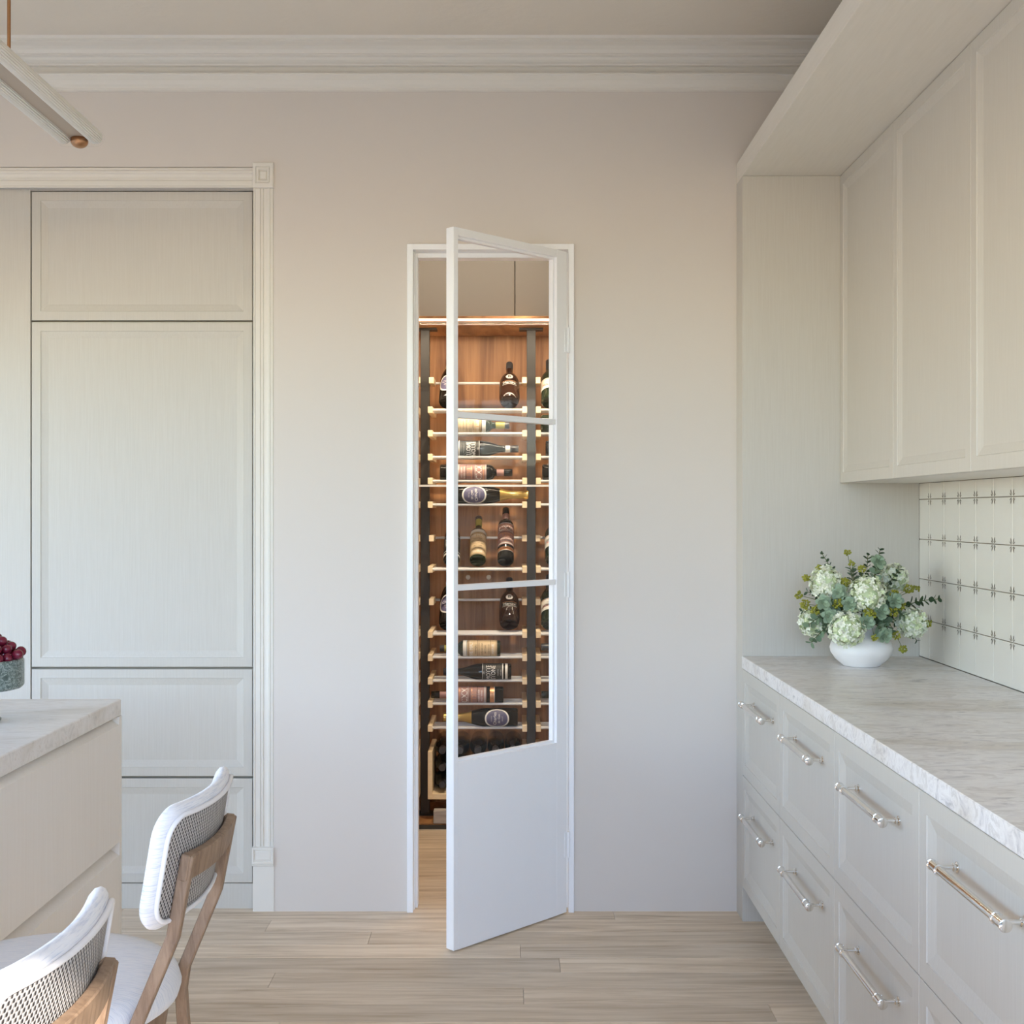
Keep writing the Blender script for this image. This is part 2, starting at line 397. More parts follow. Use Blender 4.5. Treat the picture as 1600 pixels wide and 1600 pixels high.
for k in range(-47, 12):
    y = 4.121+.1215*k
    if y < -1.72: continue
    xa, xb = (-3.5, 1.42) if k <= 1 else (-1.25, 1.25)
    cuts = []
    j = joints.get(k, [rnd.uniform(-1.6, 1.2)])[0]
    L = 1.75
    x = j
    while x > xa: cuts.append(x); x -= L
    x = j+L
    while x < xb: cuts.append(x); x += L
    cuts = sorted([q for q in cuts if xa+.1 < q < xb-.1]); ends = [xa]+cuts+[xb]
    for a, b in zip(ends[:-1], ends[1:]):
        o = link_mesh('plank', pm_me, None, floor); o.location = (a+.0006, y, 0); o.scale = (b-a-.0012, 1, 1)

# ---------- door frame (trim) and door leaf
fr = tag(empty('trim_2', (0, YW, 0)), 'white door frame set in the far wall', kind='structure')
yc = -.016
mb = MB(); mb.box(-.3725, -.351, yc, .02, 0, 2.374); mb.build('casing', 'doorwhite', fr, bevel=.0015)
mb = MB(); mb.box(.2005, .2205, yc, .02, 0, 2.374); mb.build('casing', 'doorwhite', fr, bevel=.0015)
mb = MB(); mb.box(-.351, .2005, yc, .02, 2.353, 2.374); mb.build('casing', 'doorwhite', fr, bevel=.0015)
for x0, x1, xs in ((-.356, -.3475, -.3385), (.206, .2035, .1945)):
    a, b = sorted((x0, x1)); c_, d_ = sorted((x1, xs))
    MB().box(a, b, .02, .10, 0, 2.353).build('jamb', 'doorwhite', fr)
    MB().box(c_-.0005, d_, .04, .10, 0, 2.3525).build('door_stop', 'doorwhite', fr, bevel=.001)
MB().box(-.356, .206, .02, .10, 2.3525, 2.362).build('jamb', 'doorwhite', fr)
MB().box(-.3385, .1945, .04, .10, 2.336, 2.3525).build('door_stop', 'doorwhite', fr, bevel=.001)

door = tag(empty('door_1', (.1936, 4.3026, 0), 0), 'tall narrow white door with glass panes standing half open', kind='structure')
door.rotation_euler = (0, 0, PI/4)        # leaf runs along local -x from the hinge, outer face at local y=0 (towards the room)
DW, DT, Z0, Z1 = .540, .036, .006, 2.343
SL, SR, TR = .020, .052, .026             # free stile, hinge stile, top rail
zb, za = .612, Z1-TR
MB().box(-DW, -DW+SL, 0, DT, Z0, Z1).build('stile', 'doorwhite', door, bevel=.0012)
MB().box(-SR, 0, 0, DT, Z0, Z1).build('stile', 'doorwhite', door, bevel=.0012)
MB().box(-DW+SL, -SR, 0, DT, za, Z1).build('rail', 'doorwhite', door, bevel=.0008)
MB().box(-DW+SL, -SR, 0, DT, Z0, zb).build('panel', 'doorwhite', door)
for z in (1.738, 1.176): MB().box(-DW+SL, -SR, .004, DT-.004, z-.0095, z+.0095).build('muntin', 'doorwhite', door, bevel=.0012)
# glazing bead: inner rebate around the glass
for x0, x1, z0, z1 in ((-DW+SL, -SR, zb, zb+.008), (-DW+SL, -SR, za-.008, za), (-SR-.008, -SR, zb+.008, za-.008)):
    MB().box(x0, x1, .012, DT-.006, z0, z1).build('glazing_bead', 'doorwhite', door)
for z0, z1 in ((zb, 1.1665), (1.1855, 1.7285), (1.7475, za)):
    MB().box(-DW+SL, -SR, .016, .020, z0+.0005, z1-.0005).build('glass_pane', 'glass', door)
for z in (2.03, 1.165, .245):
    mb = MB(); mb.lathe([(.0055, z-.045), (.0055, z+.045)], 10, Matrix.Translation((.006, -.002, 0)))
    mb.box(-.012, .003, -.0025, .0, z-.042, z+.042)
    mb.build('hinge', 'doorwhite', door)

# ---------- tall cabinet built into the niche on the left
YC = 4.36
tall = tag(empty('tall_cabinet', (-1.326, YC, 0)), 'built-in full-height cream cabinet with four panelled fronts left of the door', 'cabinet')
ox = 1.326
MB().box(-1.730+ox, -.922+ox, .022, .62, .09, 2.575).build('body', 'dark_gap', tall)
for z0, z1 in ((2.1095, 2.571), (.8665, 2.103), (.4745, .8585), (.0925, .4665)):
    o = link_mesh('door_front', panel_mesh('door_front', .792, z1-z0, fr=.032, bv=.026), None, tall); o.location = (-1.7225+ox, 0, z0)
MB().box(-1.730+ox, -.9235+ox, .002, .03, 0, .0895).build('plinth', 'cab', tall)
MB().box(-2.34+ox, -1.7265+ox, -.001, .05, 0, 2.62).build('filler_panel', 'cab', tall)
MB().box(-1.7265+ox, -.9235+ox, .0005, .05, 2.5745, 2.62).build('top_strip', 'cab', tall)
MB().box(-.9285+ox, -.9215+ox, .004, .05, .0, 2.575).build('side_strip', 'cab', tall)

case = tag(empty('trim_3', (-.885, YW, 0)), 'fluted cream casing with square corner block around the tall cabinet', kind='structure')
cx = .885
def flute(w):
    # (across, projection)
    return [(0, 0), (0, .006), (.05*w, .010), (.13*w, .010), (.14*w, .006), (.18*w, .006), (.19*w, .010), (.30*w, .010), (.33*w, .006), (.50*w, .004), (.53*w, .008), (.60*w, .008), (.62*w, .003), (.66*w, .003), (.68*w, .007), (.90*w, .007), (.94*w, .010), (w, .010), (w, 0)]
wv = .073
mb = MB().prism([(-.9218+cx+wv-u, .012-p_) for u, p_ in flute(wv)], 'z', .2285, 2.575); 
mb.build('side_casing', 'trim', case)
mb = MB().prism([(.012-p_, 2.6505-u) for u, p_ in flute(wv)], 'x', -2.34+cx, -.9218+cx)
mb.build('head_casing', 'trim', case)
mb = MB()
cxm, czm = (-.9218-.8478)/2+cx, 2.6195
for k, (h, y0) in enumerate(((.0370, -.006), )):
    pass
rings = [(.0372, .03), (.0372, -.010), (.0345, -.012), (.0255, -.012), (.0245, -.008), (.0225, -.008), (.0215, -.012), (.0160, -.012), (.0130, -.005), (.0100, -.010)]
vs = []; fs = []
for h, d in rings: vs += [(cxm-h, d, czm-h*1.2), (cxm+h, d, czm-h*1.2), (cxm+h, d, czm+h*1.2), (cxm-h, d, czm+h*1.2)]
for i in range(len(rings)-1):
    for k in range(4): fs.append((i*4+k, i*4+(k+1) % 4, (i+1)*4+(k+1) % 4, (i+1)*4+k))
fs += [(3, 2, 1, 0), tuple(len(vs)-4+k for k in range(4))]
MB().add(vs, fs).build('corner_block', 'trim', case)
mb = MB().box(-.9225+cx, -.8478+cx, -.002, .02, 0, .166); mb.build('plinth_block', 'trim', case)
rings = [(0, 0, .02), (0, 0, -.006), (.002, .002, -.008), (.006, .008, -.008), (.008, .010, -.004), (.014, .016, -.006)]
vs = []; fs = []
xa, xb, za_, zb_ = -.925+cx, -.8475+cx, .170, .2285
for hx, hz, d in rings: vs += [(xa+hx, d, za_+hz), (xb-hx, d, za_+hz), (xb-hx, d, zb_-hz), (xa+hx, d, zb_-hz)]
for i in range(len(rings)-1):
    for k in range(4): fs.append((i*4+k, i*4+(k+1) % 4, (i+1)*4+(k+1) % 4, (i+1)*4+k))
fs += [(3, 2, 1, 0), tuple(len(vs)-4+k for k in range(4))]
MB().add(vs, fs).build('plinth_cap', 'trim', case)
MB().box(xa, xb, -.006, .02, .162, .170).build('plinth_moulding', 'trim', case, bevel=.002)

# ================================================================== right-hand run of cabinets
XF, XB = .80, 1.414
YE = 4.222
sur = tag(empty('cabinet_surround', (1.1, YE, 0)), 'cream panelled surround with end panel and overhanging top above the right-hand units', 'cabinet surround')
MB().box(XF-1.1, XB-1.1, 0, YW-YE-.001, 0, 2.589).build('end_panel', 'cab', sur, bevel=.001)
MB().box(XF-1.1, XB-1.1, 1.13-YE, YW-YE-.001, 2.5895, 2.662).build('top_panel', 'fascia', sur, bevel=.001)

edges = [4.222, 3.635, 3.020, 2.390, 1.760, 1.130]
def handle_mesh(L):
    """bar handle along local x, stands out along -y"""
    mb = MB(); r = .0082; yo = -.040; s = .040; h = L/2
    R = Matrix.Translation((0, yo, 0)) @ Matrix.Rotation(PI/2, 4, 'Y')
    prof = [(.0002, -h), (r+.0010, -h), (r+.0026, -h+.0008), (r+.0026, -h+.003), (r+.0012, -h+.0035), (r+.0012, -h+s-.004), (r+.0026, -h+s-.0035), (r+.0026, -h+s), (r, -h+s+.0005)]
    prof = prof+[(q, -z) for q, z in reversed(prof)]
    mb.lathe(prof, 20, R)
    for sx in (-1, 1):
        x = sx*(h-s/2)
        R2 = Matrix.Translation((x, 0, 0)) @ Matrix.Rotation(PI/2, 4, 'X')
        mb.lathe([(.0105, 0), (.0105, .0022), (.0085, .003), (.0060, .004), (.0060, .006), (.0075, .0065), (.0075, .0085), (.0042, .010), (.0042, .040)], 16, R2)
    return mb.mesh('handle', ['chrome'], True, angle=40)
HM = handle_mesh(.335)
desc = ['against the end panel', 'second from the end panel', 'third from the end panel', 'fourth from the end panel', 'nearest the camera']
for i in range(5):
    y1, y0 = edges[i], edges[i+1]; w = y1-y0
    b = tag(empty('base_cabinet', (XF, y1, 0)), 'cream base cabinet with two bar-handled drawers, '+desc[i], 'cabinet', 'base cabinets under the right-hand counter')
    MB().box(.022, XB-XF, -w+.0005, -.0005, .122, .8785).build('body', 'cab', b)
    MB().box(.075, .09, -w+.0005, -.0005, 0, .122).build('toe_kick', 'cab', b)
    for z0, z1, hz in ((.5105, .8775, .776), (.122, .5085, .398)):
        d = link_mesh('drawer', panel_mesh('drawer', w-.002, z1-z0, .0215, .040, .030, .010), None, b)
        d.location = (0, -.001, z0); d.rotation_euler = (0, 0, -PI/2)       # local x -> -y, outward -y -> -x
        h = link_mesh('handle', HM, None, d); h.location = ((w-.002)/2+.012, .010, hz-z0)
wt = tag(MB().box(XF-.002, XB, 1.13, YE-.0005, .8795, .922).build('worktop', 'stone', bevel=.002), 'pale grey veined stone worktop running over the right-hand drawers', 'worktop')
for i in range(4):
    y1, y0 = edges[i], edges[i+1]; w = y1-y0
    u = tag(empty('wall_cabinet', (1.139, y1, 1.522)), 'cream wall cabinet with one panelled door, '+['beside the end panel above the vase', 'between the end one and the tallest-looking one', 'cut by the right edge of the picture', 'nearest the camera'][i], 'cabinet', 'wall cabinets above the splashback')
    MB().box(.021, XB-1.139, -w+.0004, -.0004, 0, 1.067).build('body', 'fascia', u)
    d = link_mesh('door', panel_mesh('door', w-.0016, 1.0655, .0205, .036, .024, .009), None, u)
    d.location = (0, -.0008, .0005); d.rotation_euler = (0, 0, -PI/2)

# splashback tiles, each with its printed corner sprigs
def tile_mesh(w, h, corners):
    """local x = along wall, z up, outward -y; corners: which of (left,right)x(bottom,top) carry a sprig"""
    c = .0008; t = .006
    vs = [(0, t, 0), (w, t, 0), (w, t, h), (0, t, h), (0, c, 0), (w, c, 0), (w, c, h), (0, c, h), (c, 0, c), (w-c, 0, c), (w-c, 0, h-c), (c, 0, h-c)]
    fs = [(3, 2, 1, 0), (8, 9, 10, 11)]
    for a, b in ((0, 4), (4, 8)):
        for k in range(4): fs.append((a+k, a+(k+1) % 4, b+(k+1) % 4, b+k))
    mb = MB().add(vs, fs)
    leafs = [[(.0016, .0030), (.0060, .0058), (.0112, .0118), (.0122, .0200), (.0074, .0170), (.0046, .0112)],
             [(.0044, .0020), (.0105, .0024), (.0172, .0068), (.0158, .0100), (.0098, .0066)]]
    for (l, b_) in corners:
        for lf in leafs:
            mb.add([((x if l else w-x), -.0004, (z if b_ else h-z)) for x, z in lf], [tuple(range(len(lf)))], 1)
            
    me = mb.mesh('tile', ['tile', 'motif']); return me
zr = [.9225, 1.053, 1.191, 1.328, 1.4656, 1.5218]
yj = [4.2215, 4.1156]+[4.1156-.1361*k for k in range(1, 22)]
gp = .0012; gv = .0005
tcache = {}
for r in range(5):
    for k in range(len(yj)-1):
        w = yj[k]-yj[k+1]-2*gv; h = zr[r+1]-zr[r]-2*gp
        if yj[k+1] < 1.2: continue
        top = r < 4
        cs = []
        for l in (1, 0):
            if k == 0 and l: continue
            for b_ in (1, 0):
                if (b_ and r == 0) or (not b_ and r == 4): continue
                cs.append((l, b_))
        key = (round(w, 4), round(h, 4), tuple(cs))
        if key not in tcache: tcache[key] = tile_mesh(w, h, cs)
        o = link_mesh('tile', tcache[key], None, wall_r)
        o.location = (1.4135+rnd.uniform(0, .0004), yj[k]-gv, zr[r]+gp); o.rotation_euler = (0, 0, -PI/2)

# ================================================================== island
XI, YI = -1.043, 3.25
isl = tag(empty('kitchen_island', (-1.5, 2.2, 0)), 'smooth cream kitchen island with wide handleless drawers behind the stools', 'kitchen island')
ix, iy = 1.5, -2.2
MB().box(-2.0+ix, XI-.030+ix, .95+iy, YI-.0205+iy, .08, .8785).build('body', 'groove', isl)
MB().box(-1.96+ix, XI-.08+ix, 1.0+iy, YI-.06+iy, 0, .08).build('plinth', 'island', isl)
MB().box(-2.0+ix, XI+ix, YI-.02+iy, YI+iy, 0, .8785).build('end_panel', 'island', isl)
for ya, yb in ((2.05, 3.2295), (.95, 2.0485)):
    for z0, z1 in ((.546, .872), (.092, .526)):
        # face panel with its top edge sloped back as a finger pull
        pr = [(XI+ix, z0), (XI+ix, z1-.016), (XI-.0295+ix, z1+.004), (XI-.0295+ix, z0)]
        MB().prism(pr, 'y', ya+iy+.0008, yb+iy-.0008).build('drawer', 'island', isl)
tag(MB().box(-2.02, XI-.002, .9, YI+.002, .8790, .922).build('worktop', 'stone_isl', bevel=.002), 'pale stone slab topping the kitchen island', 'worktop')

# ---------- footed bowl and grapes
bc = Vector((-1.282, 2.9, .922))
bowl = tag(empty('fruit_bowl', bc), 'dark green marble footed bowl on the island', 'bowl')
MB().lathe([(.0, .079), (.105, .079), (.111, .085), (.111, .145), (.108, .149), (.098, .149), (.095, .143), (.093, .105), (.0, .102)], 48).build('dish', 'gmarble', bowl, True)
MB().lathe([(0, 0.0005), (.058, .0005), (.060, .005), (.052, .012), (.030, .020), (.024, .045), (.030, .070), (.05, .0788), (0, .0788)], 36).build('foot', 'gmarble', bowl, True)
gb = tag(empty('grape_bunch', bc+Vector((0, 0, .105))), 'bunch of dark red grapes heaped in the green marble bowl', 'grapes')
gm = MB().lathe([(0, -.0128)]+[(.0118*math.sin(a), -.0128*math.cos(a)) for a in [PI*k/9 for k in range(1, 9)]]+[(0, .0128)], 14).mesh('grape', ['grape'], True, angle=80)
pts = []
rg = random.Random(11)
for R_, zz, n_ in ((.030, .014, 6), (.056, .014, 12), (.080, .016, 18), (.0, .014, 1), (.028, .034, 6), (.054, .035, 12), (.080, .037, 19), (.096, .050, 22), (.072, .056, 17), (.048, .055, 11), (.022, .055, 5), (.084, .071, 18), (.060, .074, 14), (.036, .076, 8), (.01, .076, 1), (.070, .088, 10), (.045, .094, 8), (.02, .096, 4)):
    ph = rg.uniform(0, 6)
    for k in range(n_):
        a = ph+2*PI*k/n_; pts.append(Vector((R_*math.cos(a), R_*math.sin(a), zz))+Vector((rg.uniform(-.002, .002), rg.uniform(-.002, .002), rg.uniform(-.003, .003))))
pts += [Vector((.112, -.020, .058)), Vector((.108, .008, .062))]
vis = []
for p_ in pts:                                          # keep the outer heap, nothing buried out of sight
    if p_.z > .044 and all((p_-o_).length > .0185 for o_ in vis): vis.append(p_)
pts = vis
for p_ in pts:
    o = link_mesh('grape', gm, None, gb); o.location = p_; o.rotation_euler = (rg.uniform(0, 3), rg.uniform(0, 3), 0)
mb = MB(); mb.tube([(-.03, 0, .03), (.02, -.02, .055), (.06, -.03, .062), (.08, -.02, .05)], .0022, 6); mb.tube([(.02, -.02, .055), (.03, .02, .07), (.05, .04, .06)], .0018, 6)
mb.build('stem', 'gstem', gb, True)

# ================================================================== pendant lamp over the island
LX, LZ, LE = -1.208, 2.470, 3.40
lamp = tag(empty('pendant_lamp', (LX, LE, LZ)), 'linear pendant lamp of two fluted white tubes hung on a bronze rod above the island', 'pendant lamp')
def fluted(r, y0, y1, x, z):
    n = 44; ring = []
    for k in range(n):
        a = 2*PI*k/n; rr = r*(1 if k % 2 else .90); ring.append((x+rr*math.cos(a), z+rr*math.sin(a)))
    return MB().prism(ring, 'y', y0, y1)
for sx in (-1, 1): fluted(.0205, -1.9, 0, sx*.044, 0).build('tube', 'lamp_tube', lamp)
MB().box(-.026, .026, -1.9, -.004, -.004, .020).build('channel', 'lamp_channel', lamp)
MB().box(-.030, .030, -1.9, -.002, .0205, .026).build('top_plate', 'brass', lamp)
mb = MB(); mb.lathe([(0, -.020)]+[(.024*math.sin(PI*k/12), -.020*math.cos(PI*k/12)) for k in range(1, 12)]+[(0, .020)], 24, Matrix.Translation((0, -.004, -.012)))
mb.build('end_knob', 'brass', lamp, True, angle=80)
pr = [(sx*.044+.024*math.cos(a), .0+.024*math.sin(a)) for sx, a0 in ((1, -PI/2), (-1, PI/2)) for a in [a0+PI*k/12 for k in range(13)]]
MB().prism([(x, z-.002) for x, z in pr], 'y', .0005, .004).build('end_plate', 'glass', lamp)
MB().lathe([(.0042, .0262), (.0042, CEIL-LZ-.012)], 12, Matrix.Translation((0, -.48, 0))).build('rod', 'brass', lamp, True)
MB().lathe([(.0042, .0262), (.0042, CEIL-LZ-.012)], 12, Matrix.Translation((0, -1.5, 0))).build('rod', 'brass', lamp, True)
for yy in (-.48, -1.5): MB().lathe([(.05, CEIL-LZ-.0119), (.05, CEIL-LZ-.0003)], 24, Matrix.Translation((0, yy, 0))).build('ceiling_rose', 'brass', lamp, True)

# ================================================================== counter stools
def outline(hw, hh, rc, n=10):
    pts = []
    for cx_, cz_, a0 in ((hw-rc, hh-rc, 0), (-hw+rc, hh-rc, PI/2), (-hw+rc, -hh+rc, PI), (hw-rc, -hh+rc, 1.5*PI)):
        for k in range(n+1):
            a = a0+PI/2*k/n; pts.append((cx_+rc*math.cos(a), cz_+rc*math.sin(a)))
    # subdivide long edges so they can follow the curve
    out = []
    for i, p_ in enumerate(pts):
        q = pts[(i+1) % len(pts)]; d = math.hypot(q[0]-p_[0], q[1]-p_[1]); m_ = max(1, int(d/.025))
        for k in range(m_): out.append((p_[0]+(q[0]-p_[0])*k/m_, p_[1]+(q[1]-p_[1])*k/m_))
    return out
BK = dict(hw=.178, hh=.093, zc=.873, xc=.262, lean=math.radians(9.5), curve=.95)
def back_point(u, v, w):
    """u across (y), v up, w outward (away from the sitter, +x)"""
    off = -BK['curve']*u*u
    ang = 2*BK['curve']*u
    x = w*math.cos(ang)+off; y = u+w*math.sin(ang)
    cl, sl = math.cos(BK['lean']), math.sin(BK['lean'])
    return Vector((BK['xc']+x*cl+v*sl, y, BK['zc']+v*cl-x*sl))
def make_stool():
    root = empty('counter_stool')
    hw, hh = BK['hw'], BK['hh']
    # cushion
    rings = [(.018, .0), (.008, .0), (.0015, -.002), (-.003, -.006), (-.0045, -.012), (-.002, -.0185), (.005, -.0235), (.016, -.0265), (.04, -.028), (.07, -.029)]
    vs = []; fs = []; n = None
    for ins, w in rings:
        o_ = outline(hw-ins, hh-ins, max(.012, .055-ins*.6), 8) if n is None else None
        base = outline(hw, hh, .044, 8)
        n = len(base)
        for (u, v) in base:
            # inset towards the centre line, keeping vertex count
            fu = (hw-ins)/hw; fv = (hh-ins)/hh; vs.append(back_point(u*fu, v*fv, w))
    for i in range(len(rings)-1):
        for k in range(n): fs.append((i*n+k, i*n+(k+1) % n, (i+1)*n+(k+1) % n, (i+1)*n+k))
    for ring, w in ((0, 0.0), (len(rings)-1, -.029)):      # grid fill by strips to the mid line
        fu = (hw-rings[ring][0])/hw
        b = len(vs)
        for (u, v) in outline(hw, hh, .044, 8): vs.append(back_point(u*fu, 0, w))
        for k in range(n): fs.append((ring*n+k, ring*n+(k+1) % n, b+(k+1) % n, b+k))
    MB().add(vs, fs).build('back_cushion', 'fab_back', root, True, angle=60)
    # cane panel with uv
    me = bpy.data.meshes.new('cane_panel'); bm = bmesh.new(); uvl = bm.loops.layers.uv.new('UVMap')
    base = outline(hw-.012, hh-.012, .045, 8); uvs = {}
    nu, nv = 28, 12
    grid = {}
    for i in range(nu+1):
        u = (hw-.014)*(2*i/nu-1)
        # height available under the rounded corner
        rc = .034; du = abs(u)-((hw-.012)-rc); lim = (hh-.012) if du <= 0 else (hh-.012-rc+math.sqrt(max(0, rc*rc-du*du)))
        for j in range(nv+1):
            v = lim*(2*j/nv-1); vt = bm.verts.new(back_point(u, v, .0022)); grid[i, j] = vt; uvs[vt] = (u, v)
    for i in range(nu):
        for j in range(nv):
            f = bm.faces.new((grid[i, j], grid[i+1, j], grid[i+1, j+1], grid[i, j+1])); f.smooth = True
            for lp in f.loops: lp[uvl].uv = uvs[lp.vert]
    ext = bmesh.ops.extrude_face_region(bm, geom=list(bm.faces))
    ctr = back_point(0, 0, -.5)
    for e in ext['geom']:
        if isinstance(e, bmesh.types.BMVert): e.co += (ctr-e.co).normalized()*.002
    bmesh.ops.recalc_face_normals(bm, faces=bm.faces)
    bm.to_mesh(me); bm.free(); me.materials.append(M['cane']); link_mesh('cane_panel', me, None, root)
    # piping
    base = outline(hw-.0095, hh-.0095, .038, 8); ring = [back_point(u, v, .0035) for u, v in base]; ring += ring[:2]
    MB().tube(ring, .0040, 8).build('piping', 'piping', root, True, angle=80)
    # top rail of the wooden frame, curved
    sect = []
    mb = MB(); vs = []; fs = []; n = 13
    ul = .128
    for i in range(n):
        u = ul*(2*i/(n-1)-1)
        for (w, v) in ((.0055, -.020), (.0205, -.020), (.0205, .021), (.0055, .021)): vs.append(back_point(u, v, w+.003*0))
    for i in range(n-1):
        for k in range(4): fs.append((i*4+k, i*4+(k+1) % 4, (i+1)*4+(k+1) % 4, (i+1)*4+k))
    fs += [(3, 2, 1, 0), tuple((n-1)*4+k for k in range(4))]
    MB().add(vs, fs).build('back_rail', 'ash', root, bevel=.002)
    # legs: rear legs rise to the rail, bend at seat height
    for s in (-1, 1):
        top = back_point(s*(ul-.010), .020, .0130); low = back_point(s*(ul-.010), -.11, .010)
        knee = Vector((.178, s*.122, .590)); foot = Vector((.225, s*.160, 0))
        mb = MB(); mb.bar([top, low, knee+Vector((.006, 0, .04)), knee, knee+Vector((.002, s*.003, -.05)), foot], .017, .020)
        mb.build('leg', 'ash', root, bevel=.002)
        mb = MB(); mb.bar([Vector((-.150, s*.125, .585)), Vector((-.195, s*.165, 0))], .026, .026)
        mb.build('leg', 'ash', root, bevel=.002)
    # footrests
    for s in (-1, 1): MB().bar([(-.175, s*.154, .21), (.215, s*.154, .21)], .018, .022).build('stretcher', 'ash', root, bevel=.0015)
    MB().bar([(-.178, -.15, .24), (-.178, .15, .24)], .022, .018, Vector((1, 0, 0))).build('footrest', 'ash', root, bevel=.0015)
    # seat: round cushion and bentwood ring
    S = .226; TS = Matrix.Translation((-.022, 0, 0))
    MB().lathe([(0, .606), (.19, .606), (S-.012, .607), (S-.002, .614), (S+.002, .628), (S-.003, .644), (S-.014, .655), (S-.035, .661), (S-.08, .666), (.06, .669), (0, .669)], 56, TS).build('seat_cushion', 'fab_seat', root, True, angle=70)
    MB().lathe([(.175, .545), (.200, .545), (.210, .605), (.175, .605)], 48, TS, caps=False).build('seat_ring', 'ash', root, True, angle=30)
    MB().lathe([(0, .596), (.176, .596), (.176, .605), (0, .605)], 40, TS).build('seat_base', 'ash', root)
    return root
def dup(root):
    r = root.copy(); COL.objects.link(r)
    for ch in root.children:
        c_ = ch.copy(); COL.objects.link(c_); c_.parent = r
        for g_ in ch.children:
            d_ = g_.copy(); COL.objects.link(d_); d_.parent = c_
    return r
st1 = make_stool(); st2 = dup(st1)
place(st1, (-.760, 2.01, 0), math.radians(-2)); place(st2, (-.744, 1.322, 0), math.radians(-2))
tag(st1, 'upholstered counter stool with cane back, farther from the camera, in full view beside the island', 'stool', 'counter stools along the island')
tag(st2, 'upholstered counter stool with sunlit cane back, nearest the camera in the bottom left corner', 'stool', 'counter stools along the island')

# ================================================================== vase and flowers
vc = Vector((1.136, 3.955, .922))
tag(MB().lathe([(0, .0005), (.055, .0005), (.060, .004), (.082, .022), (.097, .044), (.1005, .060), (.095, .078), (.078, .098), (.060, .112), (.050, .122), (.048, .130), (.052, .136), (.047, .136), (.043, .128), (.046, .118), (.07, .095), (.088, .060), (.05, .012), (0, .010)], 56).build('vase', 'vase', None, True, angle=60), 'squat white ceramic vase on the stone worktop', 'vase')
bpy.data.objects['vase'].location = vc
K = 3.955/1900
def vp(px, py, dy=0):
    """point of the bouquet given in elevation on the vase's plane, plus a depth offset"""
    Y = 3.955+dy; return Vector(((px-800)*Y/1900, Y, 1.422-(py-800)*Y/1900))
mouth = vc+Vector((0, 0, .128))
def stem_path(end, drop=.3):
    d = end-mouth; a = mouth+Vector((max(-.025, min(.025, d.x*.2)), max(-.025, min(.025, d.y*.2)), -.05)); b = mouth+Vector((max(-.03, min(.03, d.x*.25)), max(-.03, min(.03, d.y*.25)), .012))
    mid = b.lerp(end, .5)+Vector((0, 0, .03))
    return [a, b, mid, end]
rf = random.Random(5)
def petal_faces(mb, c, nrm, size, rot, mi):
    z = nrm.normalized(); x = z.orthogonal().normalized(); y = z.cross(x)
    for k in range(4):
        a = rot+k*PI/2; d = x*math.cos(a)+y*math.sin(a); e = z.cross(d)
        p0 = c; p1 = c+d*size*.45+e*size*.42+z*size*.12; p2 = c+d*size*.95+e*size*.30+z*size*.16; p3 = c+d*size*1.02-e*size*.28+z*size*.12; p4 = c+d*size*.45-e*size*.42+z*size*.20
        m_ = c+d*size*.6+z*size*.02
        b = [p0, p1, p2, p3, p4, m_]
        mb.add(b, [(0, 1, 5), (1, 2, 5), (2, 3, 5), (3, 4, 5), (4, 0, 5)], mi)
heads = [(1290, 911, -.035, .056, 'upper left of the bouquet'), (1354, 929, -.085, .063, 'large and central in the bouquet'), (1323, 982, -.105, .061, 'low in front, resting on the vase rim'),
         (1271, 972, -.01, .050, 'low on the left, half covered by eucalyptus leaves'), (1396, 903, .05, .048, 'at the back right, partly hidden'), (1424, 973, -.03, .052, 'low on the right side of the bouquet')]
for px, py, dy, R, where in heads:
    c0 = vp(px, py, dy); t = tag(empty('hydrangea', c0), 'pale green-white hydrangea head, '+where, 'flower', 'hydrangeas in the vase')
    mb = MB(); n = 210
    for k in range(n):
        zf = 1-2*(k+.5)/n; a = k*2.39996; rr = math.sqrt(1-zf*zf)
        nn = Vector((rr*math.cos(a), rr*math.sin(a), zf))+Vector((rf.uniform(-.18, .18), rf.uniform(-.18, .18), rf.uniform(-.18, .18))); nn.normalize()
        petal_faces(mb, nn*R*rf.uniform(.78, .98), (nn+Vector((rf.uniform(-.6, .6), rf.uniform(-.6, .6), rf.uniform(-.6, .6)))), rf.uniform(.0080, .0104), rf.uniform(0, 2), 0 if rf.random() < .8 else 1)
    me = bpy.data.meshes.new('petals'); me.from_pydata(mb.v, [], mb.f); me.polygons.foreach_set('material_index', mb.mi); me.materials.append(M['petal']); me.materials.append(M['petal2'])
    link_mesh('petals', me, None, t)
    MB().lathe([(0, -R*.74)]+[(R*.74*math.sin(PI*k/8), -R*.74*math.cos(PI*k/8)) for k in range(1, 8)]+[(0, R*.74)], 12).build('flower_core', 'petal2', t, True)
    MB().tube([p_-c0 for p_ in stem_path(c0+(mouth-c0).normalized()*R*.7)], .0028, 6).build('stem', 'stem', t, True)

